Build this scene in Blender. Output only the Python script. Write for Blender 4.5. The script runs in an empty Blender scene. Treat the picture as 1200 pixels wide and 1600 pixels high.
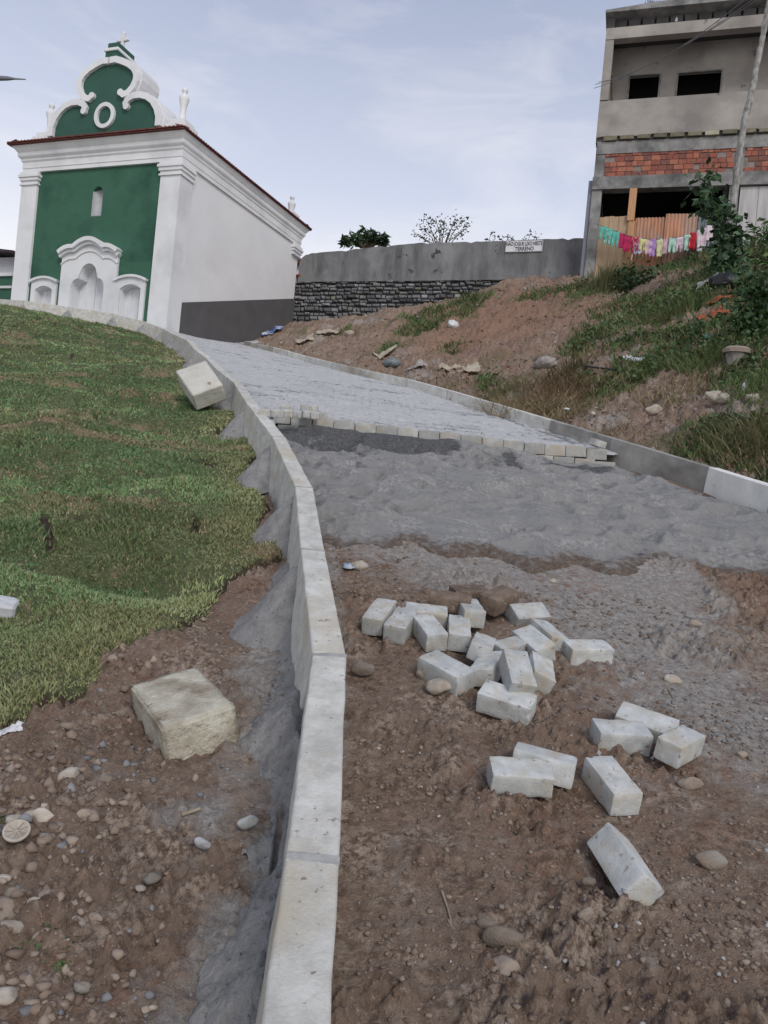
import bpy, bmesh, math, random
import numpy as np
from mathutils import Vector, Matrix
R = math.radians
rnd = random.Random(7)
rng = np.random.default_rng(11)
SC = bpy.context.scene
COL = SC.collection
# ------------------------------------------------------------------ camera
ROLL = R(5.5); FP = 1200.0
cam = bpy.data.cameras.new('camera'); camo = bpy.data.objects.new('camera', cam); COL.objects.link(camo)
cam.sensor_fit = 'VERTICAL'; cam.sensor_height = 36; cam.sensor_width = 27; cam.lens = 36 * FP / 1600
cam.clip_start = 0.05; cam.clip_end = 3000
camo.matrix_world = Matrix.Rotation(R(90), 4, 'X') @ Matrix.Rotation(ROLL, 4, 'Z')
SC.camera = camo
SC.render.resolution_x = 768; SC.render.resolution_y = 1024
# ------------------------------------------------------------------ sky and sun
SUN_EL, SUN_AZ = R(38), R(157)          # azimuth clockwise from +Y (the view direction)
w = bpy.data.worlds.new('World'); SC.world = w; w.use_nodes = True
nt = w.node_tree; N = nt.nodes; LK = nt.links; N.clear()
def wn(t, **k):
    n = N.new(t)
    for a, b in k.items(): setattr(n, a, b)
    return n
out = wn('ShaderNodeOutputWorld'); bg = wn('ShaderNodeBackground'); sky = wn('ShaderNodeTexSky')
sky.sky_type = 'NISHITA'; sky.sun_disc = False; sky.sun_elevation = SUN_EL; sky.sun_rotation = SUN_AZ
sky.dust_density = 2.0; sky.ozone_density = 1.5; sky.air_density = 1.0
bg.inputs[1].default_value = 0.12
tc = wn('ShaderNodeTexCoord'); sep = wn('ShaderNodeSeparateXYZ'); LK.new(tc.outputs['Generated'], sep.inputs[0])
hz = wn('ShaderNodeMapRange'); hz.inputs[1].default_value = 0.18; hz.inputs[2].default_value = 0.75; hz.inputs[3].default_value = 0.95; hz.inputs[4].default_value = 0.8
LK.new(sep.outputs[2], hz.inputs[0])
mpn = wn('ShaderNodeMapping'); mpn.inputs['Scale'].default_value = (1.2, 1.2, 4.2); mpn.inputs['Rotation'].default_value = (0.0, -0.08, 0.9)
LK.new(tc.outputs['Generated'], mpn.inputs[0])
nz = wn('ShaderNodeTexNoise'); nz.inputs['Scale'].default_value = 2.6; nz.inputs['Detail'].default_value = 7; nz.inputs['Roughness'].default_value = 0.6; nz.inputs['Distortion'].default_value = 0.7
LK.new(mpn.outputs[0], nz.inputs['Vector'])
cr = wn('ShaderNodeMapRange'); cr.inputs[1].default_value = 0.52; cr.inputs[2].default_value = 0.80; cr.inputs[3].default_value = 0.0; cr.inputs[4].default_value = 0.42
LK.new(nz.outputs[0], cr.inputs[0])
mx1 = wn('ShaderNodeMix', data_type='RGBA'); LK.new(hz.outputs[0], mx1.inputs[0]); LK.new(sky.outputs[0], mx1.inputs[6])
# thin high cloud veil: lavender above, near white at the horizon
rmp = wn('ShaderNodeValToRGB'); LK.new(sep.outputs[2], rmp.inputs[0])
e = rmp.color_ramp.elements; e[0].position = 0.20; e[0].color = (0.98, 0.965, 0.96, 1); e[1].position = 0.62; e[1].color = (0.35, 0.40, 0.55, 1)
m_ = rmp.color_ramp.elements.new(0.38); m_.color = (0.62, 0.665, 0.80, 1)
vm = wn('ShaderNodeVectorMath', operation='SCALE'); LK.new(rmp.outputs[0], vm.inputs[0]); vm.inputs['Scale'].default_value = 7.6
LK.new(vm.outputs[0], mx1.inputs[7])
mx2 = wn('ShaderNodeMix', data_type='RGBA'); LK.new(cr.outputs[0], mx2.inputs[0]); LK.new(mx1.outputs[2], mx2.inputs[6]); mx2.inputs[7].default_value = (7.0, 6.8, 6.9, 1)
LK.new(mx2.outputs[2], bg.inputs[0]); LK.new(bg.outputs[0], out.inputs[0])
sl = bpy.data.lights.new('sun', 'SUN'); sl.energy = 1.5; sl.angle = R(22); sl.color = (1.0, 0.95, 0.88)
so = bpy.data.objects.new('sun', sl); COL.objects.link(so)
sd = Vector((math.sin(SUN_AZ) * math.cos(SUN_EL), math.cos(SUN_AZ) * math.cos(SUN_EL), math.sin(SUN_EL)))
so.rotation_euler = sd.to_track_quat('Z', 'Y').to_euler()
SC.view_settings.view_transform = 'Standard'; SC.view_settings.look = 'None'
SC.view_settings.exposure = 0.27; SC.view_settings.gamma = 1
# ------------------------------------------------------------------ survey helpers
cR, sR = math.cos(ROLL), math.sin(ROLL)
def ray(px, py):
    u = (px - 600) / FP; v = (800 - py) / FP
    return u * cR - v * sR, u * sR + v * cR
def W(px, py, y):
    X, Z = ray(px, py); return Vector((X * y, y, Z * y))
def onplane(px, py, P, d):
    X, Z = ray(px, py); nx, ny = -d[1], d[0]
    k = (nx * P[0] + ny * P[1]) / (nx * X + ny)
    return ((X * k - P[0]) * d[0] + (k - P[1]) * d[1], Z * k)
def hsh(i, j, s):
    i = i.astype(np.int64); j = j.astype(np.int64)
    h = (i * 374761393 + j * 668265263 + s * 2147483647) & 0xffffffff
    h = ((h ^ (h >> 13)) * 1274126177) & 0xffffffff
    h = ((h ^ (h >> 16)) * 2246822519) & 0xffffffff
    return ((h ^ (h >> 15)) & 0xffffff) / float(0xffffff)
def vn(x, y, s=0):
    xi = np.floor(x); yi = np.floor(y); fx = x - xi; fy = y - yi
    fx = fx * fx * (3 - 2 * fx); fy = fy * fy * (3 - 2 * fy)
    a = hsh(xi, yi, s); b = hsh(xi + 1, yi, s); c = hsh(xi, yi + 1, s); d = hsh(xi + 1, yi + 1, s)
    return (a * (1 - fx) + b * fx) * (1 - fy) + (c * (1 - fx) + d * fx) * fy
def fbm(x, y, f, o=4, s=0, g=0.5):
    t = 0; a = 1; n = 0
    for k in range(o):
        t = t + a * (vn(x * f + 17.3 * k, y * f - 9.1 * k, s + k) * 2 - 1); n += a; a *= g; f *= 2.03
    return t / n
def worley(x, y, f, s=0):
    x = x * f; y = y * f; xi = np.floor(x); yi = np.floor(y)
    best = np.full(x.shape, 9.0); bid = np.zeros(x.shape)
    for di in (-1, 0, 1):
        for dj in (-1, 0, 1):
            a = xi + di; b = yi + dj
            qx = a + hsh(a, b, s); qy = b + hsh(a, b, s + 5)
            d = (qx - x) ** 2 + (qy - y) ** 2
            m = d < best; best = np.where(m, d, best); bid = np.where(m, hsh(a, b, s + 9), bid)
    return np.sqrt(best), bid
def smooth(a, b, x):
    t = np.clip((x - a) / (b - a), 0, 1); return t * t * (3 - 2 * t)
# kerb lines: (x, y, z of the top)
def zt(y): return -1.2 + 0.27 * y
LC = [(-0.025, 0.45), (-0.035, 0.65), (-0.062, 1.27), (-0.081, 1.65), (-0.137, 2.6), (-0.315, 3.7), (-0.53, 4.91), (-0.945, 6.49), (-1.46, 8.1), (-2.02, 9.94), (-3.16, 12.87), (-4.52, 16.5)]
LC = [Vector((x, y, zt(y))) for x, y in LC]
LCF = [W(258, 514, 20.3), W(228, 503, 21.35), W(180, 491, 21.9), W(110, 480.5, 22.5), W(40, 470.5, 23.1), W(0, 468, 23.5), W(-60, 466, 24.2), W(-160, 464, 25.4)]
LC += LCF
RC = [W(1560, 880, 4.7), W(1320, 797, 5.5), W(1200, 756, 6.3), W(1101, 726, 7.2), W(965, 686, 8.3), W(860, 655, 9.6), W(660, 597, 13.4), W(500, 562, 17.8), W(430, 543, 22), W(385, 533, 25.6)]
lcy = np.array([p.y for p in LC[:13]]); lcx = np.array([p.x for p in LC[:13]])
rcy = np.array([p.y for p in RC]); rcx = np.array([p.x for p in RC])
def rbf(pts, lam=1e-3):
    P = np.array(pts, float); n = len(P)
    D = np.hypot(P[:, None, 0] - P[None, :, 0], P[:, None, 1] - P[None, :, 1])
    A = np.zeros((n + 3, n + 3)); A[:n, :n] = D - lam * np.eye(n) * 0
    A[:n, n] = 1; A[:n, n + 1:] = P[:, :2]; A[n, :n] = 1; A[n + 1:, :n] = P[:, :2].T
    b = np.zeros(n + 3); b[:n] = P[:, 2]; c = np.linalg.solve(A, b)
    def f(x, y):
        x = np.asarray(x, float); y = np.asarray(y, float)
        t = c[n] + c[n + 1] * x + c[n + 2] * y
        for k in range(n): t = t + c[k] * np.hypot(x - P[k, 0], y - P[k, 1])
        return t
    return f
def densify(L, st):
    o = []
    for a, b in zip(L[:-1], L[1:]):
        n = max(1, int((b - a).length / st))
        o += [a + (b - a) * (k / n) for k in range(n)]
    return o + [L[-1]]
cp = []
for p in densify(LC, 1.6): cp.append((p.x, p.y, p.z - (0.30 if p.y < 3.2 else 0.34)))
for p in densify(RC, 1.6): cp.append((p.x, p.y, p.z - (0.30 if p.y < 6.8 else 0.22)))
for p_a, p_b in zip(densify(LC, 1.6)[:-1], densify(LC, 1.6)[1:]):
    if p_a.y > 3.2:
        t_ = (p_b - p_a).normalized(); cp.append((p_a.x - t_.y * .32, p_a.y + t_.x * .32, p_a.z - 0.46)); cp.append((p_a.x + t_.y * .25, p_a.y - t_.x * .25, p_a.z - 0.24))
for x, y in [(0.8, 0.8), (1.6, 2.0), (1.0, 3.2), (2.4, 3.4), (0.7, 5.0), (2.0, 5.2), (0.5, 1.8), (3.6, 3.0), (4, 1), (0, -1), (3, -2), (-3, -2)]: cp.append((x, y, -1.5 + 0.27 * y))
for x, y in [(-0.7, 0.8), (-0.8, 1.6), (-1.1, 2.5), (-1.6, 1.4), (-2.0, 4.0), (-1.3, 5.0), (-4, 3), (-3, 6.5), (-6, 6.5)]: cp.append((x, y, -1.53 + 0.272 * y))
for q in [(0, 600, 9.9), (0, 520, 16), (0, 478, 22.3), (100, 500, 20), (-100, 600, 10), (-300, 560, 12), (-200, 480, 21)]: cp.append(tuple(W(*q)))
for q in [(457, 505, 29.3), (540, 495, 28.6), (620, 482, 28), (690, 470, 27.4), (750, 452, 27), (810, 440, 26.5), (870, 434, 26), (918, 430, 25.6), (990, 428, 24.0), (1060, 408, 23.7), (1120, 392, 23.4), (1200, 380, 22.8), (1300, 360, 22)]: cp.append(tuple(W(*q)))
for q in [(760, 470, 24.0), (870, 470, 20.5), (1000, 455, 19.8), (1150, 470, 15.5), (640, 520, 22), (560, 520, 23.5), (1000, 560, 12.7), (1150, 620, 9.0)]: cp.append(tuple(W(*q)))
cp += [(-8, 27, 5.5), (-12, 30, 5.6), (-6, 32, 6.8), (-14, 20, 4.4), (14, 22, 9.6), (14, 10, 6.2), (9, 4, 1.6), (12, 0, 1.5), (-4.3, 31, 7.6), (7, 30, 8.8)]
_H = rbf(cp)
def Hb(x, y):
    x = np.asarray(x, float); y = np.asarray(y, float)
    far = smooth(31, 42, np.hypot(x, y)); z = _H(np.clip(x, -26, 26), np.clip(y, -4, 40))
    return z * (1 - far) + 5.0 * far
def sideL(x, y): return x - np.interp(y, lcy, lcx)
def sideR(x, y): return x - np.interp(y, rcy, rcx)
def Hs(x, y):   # smooth ground with broad undulation
    x = np.asarray(x, float); y = np.asarray(y, float)
    z = Hb(x, y); l = sideL(x, y); r = sideR(x, y)
    bank = smooth(0.1, 1.6, r) * smooth(5, 7, y) * (1 - smooth(26, 28, y))
    z = z + bank * (0.30 * fbm(x, y, 0.55, 3, 3) - 0.16 * (1 - np.abs(fbm(x, y * .6, 0.9, 3, 4))) ** 4 * smooth(0.5, 1.5, r) + 0.10 * fbm(x, y, 2.1, 3, 5) * smooth(0.2, 0.8, r))
    lft = smooth(0.15, 0.9, -l) * smooth(1.6, 4, y)
    z = z + lft * (0.17 * fbm(x, y * 1.5, 0.8, 2, 8) + 0.10 * fbm(x * 0.7 + .4 * y, y * 2.2, 1.5, 3, 9)) * (1 - 0.5 * smooth(18, 23, y))
    return z
_R = rbf([(p.x, p.y, p.z - 0.035) for p in densify(LC[6:], 1.6)] + [(p.x, p.y, p.z - 0.13) for p in densify(RC[1:], 1.6)] + [(-6.7, 22.4, 4.62), (-5.2, 26.4, 5.5)] + [(-8.5,22.9,4.95),(-12,24.3,5.35)])
def RS(x, y): return _R(x, y) + 0.012 * fbm(np.asarray(x, float), np.asarray(y, float), 1.4, 3, 21)
def s1(f, x, y): return float(f(np.array([x]), np.array([y]))[0])
ys_m = np.concatenate([np.arange(0.8, 6, 0.004), np.arange(6, 34, 0.02)])
def G(px, py, lift=0.0, f=None):
    X, Z = ray(px, py); f = f or Hs
    h = f(X * ys_m, ys_m) + lift; d = Z * ys_m - h
    i = np.nonzero(d < 0)[0]
    k = ys_m[i[0]] if len(i) else 30.0
    return Vector((X * k, k, Z * k))
# ------------------------------------------------------------------ materials
MATS = {}
def pm(name, c1, c2=None, scale=6, rough=0.85, bump=0.0, bscale=60, spots=None, sscale=30, sthr=0.62, rand=0.0, detail=6, streak=None, spec=0.3, attr=None, metal=0, thr=(0.35, 0.65), c3=None, c3scale=2.0, bump2=0):
    if name in MATS: return MATS[name]
    m = bpy.data.materials.new(name); m.use_nodes = True; n = m.node_tree.nodes; l = m.node_tree.links
    b = n['Principled BSDF']; b.inputs['Roughness'].default_value = rough; b.inputs['Specular IOR Level'].default_value = spec; b.inputs['Metallic'].default_value = metal
    tcn = n.new('ShaderNodeTexCoord'); oi = n.new('ShaderNodeObjectInfo')
    ad = n.new('ShaderNodeVectorMath'); ad.operation = 'ADD'
    sc_ = n.new('ShaderNodeMath'); sc_.operation = 'MULTIPLY'; sc_.inputs[1].default_value = 57; l.new(oi.outputs['Random'], sc_.inputs[0])
    l.new(tcn.outputs['Object'], ad.inputs[0]); l.new(sc_.outputs[0], ad.inputs[1])
    vec = ad.outputs[0]
    if streak:
        mp = n.new('ShaderNodeMapping'); mp.inputs['Scale'].default_value = streak; l.new(vec, mp.inputs[0]); vs = mp.outputs[0]
    else: vs = vec
    def noise(s, d, v=vec, r=0.6):
        q = n.new('ShaderNodeTexNoise'); q.inputs['Scale'].default_value = s; q.inputs['Detail'].default_value = d; q.inputs['Roughness'].default_value = r; l.new(v, q.inputs['Vector']); return q.outputs[0]
    def mix(f, a, bb, mode='MIX'):
        q = n.new('ShaderNodeMix'); q.data_type = 'RGBA'; q.blend_type = mode
        if isinstance(f, float): q.inputs[0].default_value = f
        else: l.new(f, q.inputs[0])
        for s_, v_ in ((6, a), (7, bb)):
            if isinstance(v_, tuple): q.inputs[s_].default_value = (*v_, 1)
            else: l.new(v_, q.inputs[s_])
        return q.outputs[2]
    def rng_(v, a, bb, lo=0.0, hi=1.0):
        q = n.new('ShaderNodeMapRange'); q.inputs[1].default_value = a; q.inputs[2].default_value = bb; q.inputs[3].default_value = lo; q.inputs[4].default_value = hi; l.new(v, q.inputs[0]); return q.outputs[0]
    col = c1
    if attr:
        at = n.new('ShaderNodeAttribute'); at.attribute_name = attr; col = at.outputs['Color']
        if c2: col = mix(rng_(noise(scale, detail, vs), *thr), col, mix(1.0, col, c2, 'MULTIPLY'))
    elif c2: col = mix(rng_(noise(scale, detail, vs), *thr), c1, c2)
    if c3: col = mix(rng_(noise(c3scale, 5), 0.48, 0.68), col, c3)
    if spots: col = mix(rng_(noise(sscale, 3), sthr, sthr + 0.06), col, spots)
    if rand:
        q = n.new('ShaderNodeHueSaturation'); l.new(rng_(oi.outputs['Random'], 0, 1, 1 - rand, 1 + rand), q.inputs['Value'])
        if isinstance(col, tuple): q.inputs['Color'].default_value = (*col, 1)
        else: l.new(col, q.inputs['Color'])
        col = q.outputs[0]
    if isinstance(col, tuple): b.inputs['Base Color'].default_value = (*col, 1)
    else: l.new(col, b.inputs['Base Color'])
    if bump:
        bn = n.new('ShaderNodeBump'); bn.inputs['Strength'].default_value = bump; bn.inputs['Distance'].default_value = 0.02
        l.new(noise(bscale, 6, vec, 0.65), bn.inputs['Height']); l.new(bn.outputs[0], b.inputs['Normal'])
    MATS[name] = m; return m
M_kerb = pm('kerb_concrete', (0.58, 0.575, 0.54), (0.41, 0.405, 0.375), 13, 0.85, 0.35, 90, spots=(0.24, 0.21, 0.18), sscale=34, sthr=0.64, c3=(0.45, 0.41, 0.33), c3scale=4.0, rand=0.08)
M_kerbR = pm('kerb_concrete_aged', (0.64, 0.63, 0.585), (0.47, 0.465, 0.43), 7, 0.85, 0.25, 60, spots=(0.18, 0.17, 0.15), sscale=14, sthr=0.66, c3=(0.38, 0.34, 0.27), c3scale=2.0, rand=0.18)
M_mortar = pm('mortar', (0.33, 0.325, 0.318), (0.21, 0.208, 0.206), 14, 0.95, 1.0, 70, c3=(0.33, 0.325, 0.32), c3scale=6, spots=(0.10, 0.10, 0.105), sscale=50, sthr=0.64)
M_joint = pm('joint_mortar', (0.40, 0.40, 0.385), (0.26, 0.262, 0.265), 16, 0.95, 0.4, 90)
M_paver = pm('paver_concrete', (0.52, 0.535, 0.53), (0.36, 0.375, 0.37), 14, 0.85, 0.25, 130, spots=(0.28, 0.24, 0.20), sscale=42, sthr=0.62, c3=(0.40, 0.36, 0.29), c3scale=10, rand=0.12)
M_paver2 = pm('paver_dusty', (0.38, 0.385, 0.37), (0.27, 0.275, 0.27), 10, 0.9, 0.3, 90, c3=(0.32, 0.28, 0.23), c3scale=6, rand=0.15)
M_brown = pm('muddy_block', (0.20, 0.15, 0.115), (0.11, 0.08, 0.06), 18, 0.9, 0.4, 80, spots=(0.25, 0.22, 0.19), sscale=30, sthr=0.62, rand=0.2)
M_stone = pm('quarry_block', (0.64, 0.61, 0.51), (0.47, 0.44, 0.35), 14, 0.85, 0.9, 60, spots=(0.18, 0.13, 0.09), sscale=22, sthr=0.68, c3=(0.30, 0.25, 0.19), c3scale=6)
M_white = pm('white_limewash', (0.66, 0.67, 0.685), (0.62, 0.63, 0.65), 1.5, 0.8, 0.08, 14, c3=(0.53, 0.54, 0.56), c3scale=0.8)
M_wallw = pm('white_side_wall', (0.67, 0.675, 0.69), (0.63, 0.635, 0.655), 0.8, 0.8, 0.12, 6, spots=(0.52, 0.52, 0.53), sscale=2.2, sthr=0.74, c3=(0.60, 0.60, 0.60), c3scale=.5)
M_green = pm('green_paint', (0.032, 0.100, 0.064), (0.039, 0.116, 0.076), 1.2, 0.75, 0.1, 12, c3=(0.02, 0.07, 0.045), c3scale=0.9, spots=(0.014, 0.05, 0.036), sscale=2.0, sthr=0.75)
M_green2 = pm('green_paint_upper', (0.023, 0.072, 0.053), (0.03, 0.088, 0.066), 1.5, 0.75, 0.1, 12)
M_grey = pm('grey_plinth', (0.098, 0.094, 0.096), (0.08, 0.078, 0.08), 1.5, 0.85, 0.15, 20)
M_tile = pm('clay_tile', (0.14, 0.045, 0.035), (0.08, 0.03, 0.026), 6, 0.85, 0.3, 30, rand=0.1)
M_door = pm('white_door', (0.62, 0.64, 0.66), (0.55, 0.57, 0.60), 3, 0.6, 0.05, 30)
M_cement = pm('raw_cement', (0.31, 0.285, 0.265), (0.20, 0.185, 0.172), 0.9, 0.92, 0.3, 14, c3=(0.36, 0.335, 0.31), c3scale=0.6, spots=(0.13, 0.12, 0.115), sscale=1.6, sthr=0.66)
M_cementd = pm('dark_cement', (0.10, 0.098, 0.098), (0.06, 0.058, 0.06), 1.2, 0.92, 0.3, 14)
M_beam = pm('concrete_beam', (0.27, 0.268, 0.262), (0.16, 0.158, 0.155), 3, 0.9, 0.3, 20, c3=(0.09, 0.09, 0.09), c3scale=1.2)
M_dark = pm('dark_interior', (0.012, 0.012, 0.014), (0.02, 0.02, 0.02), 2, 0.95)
M_oldwall = pm('weathered_render', (0.19, 0.19, 0.192), (0.10, 0.101, 0.105), 1.3, 0.95, 0.4, 12, streak=(2.2, 2.2, 0.5), c3=(0.23, 0.23, 0.235), c3scale=0.7, spots=(0.05, 0.052, 0.055), sscale=3.0, sthr=0.64)
M_rubble = pm('rubble_stone', None or (1, 1, 1), (0.6, 0.6, 0.6), 6, 0.9, 0.5, 25, attr='col')
M_attr = pm('vertex_painted_matte', (1, 1, 1), (0.72, 0.72, 0.72), 9, 0.9, 0.2, 40, attr='col')
M_brick = pm('hollow_brick', (1, 1, 1), (0.75, 0.7, 0.7), 8, 0.9, 0.3, 40, attr='col')
M_wood = pm('weathered_boards', (0.44, 0.32, 0.21), (0.30, 0.21, 0.135), 3, 0.85, 0.3, 30, streak=(9, 9, 0.5), c3=(0.30, 0.24, 0.17), c3scale=1.5)
M_post = pm('orange_wood', (0.50, 0.28, 0.15), (0.38, 0.21, 0.11), 3, 0.8, 0.1, 20, streak=(8, 8, 0.6))
M_rust = pm('rusty_sheet', (0.44, 0.22, 0.13), (0.30, 0.17, 0.115), 2.2, 0.8, 0.15, 20, streak=(3, 3, 0.8), c3=(0.28, 0.24, 0.22), c3scale=0.9, thr=(0.42, 0.6))
M_zinc = pm('grey_sheet', (0.17, 0.19, 0.21), (0.10, 0.11, 0.125), 2.2, 0.6, 0.1, 20, streak=(3, 3, 0.8))
M_boardw = pm('pale_board', (0.46, 0.45, 0.45), (0.33, 0.32, 0.33), 1.8, 0.85, 0.15, 20, streak=(4, 4, 0.4))
M_bark = pm('lichen_bark', (0.34, 0.34, 0.33), (0.13, 0.12, 0.11), 9, 0.9, 0.5, 30, streak=(1, 1, 0.6))
M_twig = pm('twig', (0.10, 0.075, 0.05), (0.06, 0.045, 0.03), 9, 0.9)
M_leaf = pm('leaf', (1, 1, 1), (0.6, 0.66, 0.55), 5, 0.55, attr='col', spec=0.4)
M_blade = pm('grass_blade', (1, 1, 1), (0.8, 0.8, 0.75), 3, 0.75, attr='col', spec=0.25)
M_rock = pm('field_stone', (0.30, 0.245, 0.20), (0.19, 0.15, 0.12), 16, 0.9, 0.5, 70, rand=0.35, c3=(0.28, 0.26, 0.235), c3scale=8)
M_rockp = pm('pale_stone', (0.46, 0.42, 0.365), (0.31, 0.265, 0.22), 20, 0.85, 0.4, 60, rand=0.12)
M_metal = pm('dull_metal', (0.16, 0.17, 0.2), None, rough=0.5, metal=0.3)
M_pl_w = pm('white_plastic', (0.66, 0.67, 0.70), (0.5, 0.5, 0.52), 10, 0.45, 0.1, 20)
M_black = pm('black_plastic', (0.015, 0.016, 0.018), (0.03, 0.03, 0.032), 9, 0.4, 0.3, 20)
M_black2 = pm('black_lettering', (0.02, 0.02, 0.022), None, rough=0.7)
M_card = pm('old_cardboard', (0.42, 0.37, 0.29), (0.28, 0.24, 0.19), 8, 0.9, 0.2, 30)
M_glass = pm('cable_black', (0.02, 0.02, 0.025), None, rough=0.6)
M_cable = pm('pale_cable', (0.12, 0.12, 0.13), None, rough=0.6)
M_sandm = None
def zone_mat(name, cols, bump=0.5, bscales=(45, 160), rough=0.95, attr='msk', coord='Position', wet=False):
    """cols: base pair, R pair, G pair, B pair - blended by the painted survey mask (soil kind, not light)."""
    m = bpy.data.materials.new(name); m.use_nodes = True; n = m.node_tree.nodes; l = m.node_tree.links
    b = n['Principled BSDF']; b.inputs['Roughness'].default_value = rough; b.inputs['Specular IOR Level'].default_value = 0.25
    g = n.new('ShaderNodeNewGeometry'); P = g.outputs['Position']
    def noise(s, d=6, r=0.62, v=P):
        q = n.new('ShaderNodeTexNoise'); q.inputs['Scale'].default_value = s; q.inputs['Detail'].default_value = d; q.inputs['Roughness'].default_value = r; l.new(v, q.inputs['Vector']); return q.outputs[0]
    def mr(v, a, bb, lo=0.0, hi=1.0):
        q = n.new('ShaderNodeMapRange'); q.inputs[1].default_value = a; q.inputs[2].default_value = bb; q.inputs[3].default_value = lo; q.inputs[4].default_value = hi; l.new(v, q.inputs[0]); return q.outputs[0]
    def mix(f, a, bb):
        q = n.new('ShaderNodeMix'); q.data_type = 'RGBA'; l.new(f, q.inputs[0])
        for s_, v_ in ((6, a), (7, bb)):
            if isinstance(v_, tuple): q.inputs[s_].default_value = (*v_, 1)
            else: l.new(v_, q.inputs[s_])
        return q.outputs[2]
    at = n.new('ShaderNodeAttribute'); at.attribute_name = attr; sp = n.new('ShaderNodeSeparateColor'); l.new(at.outputs['Color'], sp.inputs[0])
    n1 = mr(noise(4), 0.42, 0.58); n2 = mr(noise(34, 8, 0.72), 0.42, 0.58); n3 = noise(1.3)
    col = mix(n2, mix(n1, cols[0][0], cols[0][1]), mix(n1, cols[0][1], cols[0][2]))
    for ch in (0, 1, 2):
        if len(cols) > ch + 1 and cols[ch + 1]:
            c = mix(n2, cols[ch + 1][0], cols[ch + 1][1])
            # patchy edge: mask pushed by noise
            a_ = n.new('ShaderNodeMath'); a_.operation = 'ADD'; l.new(sp.outputs[ch], a_.inputs[0]); l.new(mr(noise(11 + 5 * ch), 0.3, 0.7, -0.35, 0.35), a_.inputs[1])
            col = mix(mr(a_.outputs[0], 0.30, 0.75), col, c)
    pb = mr(noise(90, 3), 0.62, 0.68, 0.0, 0.6); col = mix(pb, col, cols[0][3])
    l.new(col, b.inputs['Base Color'])
    h = n.new('ShaderNodeMath'); h.operation = 'MULTIPLY_ADD'; l.new(noise(bscales[0], 7, 0.7), h.inputs[0]); h.inputs[1].default_value = 1.0
    l.new(mr(noise(bscales[1], 4), 0, 1, 0, 0.4), h.inputs[2])
    bn = n.new('ShaderNodeBump'); bn.inputs['Strength'].default_value = bump; bn.inputs['Distance'].default_value = 0.025
    l.new(h.outputs[0], bn.inputs['Height']); l.new(bn.outputs[0], b.inputs['Normal'])
    return m
M_soil = zone_mat('soil', [((0.30, 0.218, 0.163), (0.142, 0.095, 0.069), (0.42, 0.335, 0.268), (0.50, 0.43, 0.36)),
    ((0.40, 0.375, 0.35), (0.26, 0.235, 0.215)), ((0.085, 0.105, 0.045), (0.14, 0.125, 0.075)), ((0.310, 0.195, 0.138), (0.20, 0.118, 0.082))], 1.0)
M_sand = zone_mat('bedding_sand', [((0.285, 0.284, 0.28), (0.215, 0.214, 0.213), (0.345, 0.342, 0.335), (0.36, 0.355, 0.35)),
    ((0.12, 0.122, 0.125), (0.075, 0.076, 0.08)), None, ((0.16, 0.12, 0.095), (0.10, 0.075, 0.06))], 0.7, (110, 330))
M_turf = zone_mat('turf_soil', [((0.080, 0.100, 0.045), (0.055, 0.07, 0.032), (0.12, 0.125, 0.065), (0.15, 0.13, 0.09)),
    ((0.24, 0.185, 0.12), (0.16, 0.115, 0.075)), None, ((0.04, 0.028, 0.022), (0.06, 0.042, 0.03))], 0.6)
# ------------------------------------------------------------------ object helpers
def props(o, label=None, cat=None, group=None, kind=None):
    if label: o['label'] = label
    if cat: o['category'] = cat
    if group: o['group'] = group
    if kind: o['kind'] = kind
    return o
def mobj(name, verts, faces, mat, parent=None, smooth_=False, cols=None, loc=None):
    me = bpy.data.meshes.new(name)
    v = np.asarray(verts, dtype=np.float32).reshape(-1, 3)
    if isinstance(faces, np.ndarray):
        k = faces.shape[1]; nf = len(faces)
        me.vertices.add(len(v)); me.vertices.foreach_set('co', v.ravel())
        me.loops.add(nf * k); me.loops.foreach_set('vertex_index', faces.astype(np.int32).ravel())
        me.polygons.add(nf); me.polygons.foreach_set('loop_start', np.arange(0, nf * k, k, dtype=np.int32))
        me.update(calc_edges=True)
    else:
        me.from_pydata([tuple(map(float, a)) for a in v], [], faces)
    if cols is not None:
        a = me.color_attributes.new('msk' if name in LAYERN else 'col', 'FLOAT_COLOR', 'POINT')
        c = np.ones((len(v), 4), np.float32); c[:, :3] = cols; a.data.foreach_set('color', c.ravel())
    me.validate(); me.update()
    if smooth_: me.polygons.foreach_set('use_smooth', np.ones(len(me.polygons), bool))
    mats = mat if isinstance(mat, (list, tuple)) else [mat]
    for m in mats: me.materials.append(m)
    o = bpy.data.objects.new(name, me); COL.objects.link(o)
    if parent: o.parent = parent
    if loc is not None: o.location = loc
    return o
LAYERN = set()
def empty(name, loc=(0, 0, 0), rz=0):
    o = bpy.data.objects.new(name, None); COL.objects.link(o); o.location = loc; o.rotation_euler = (0, 0, rz); o.empty_display_size = 0.2
    return o
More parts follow.
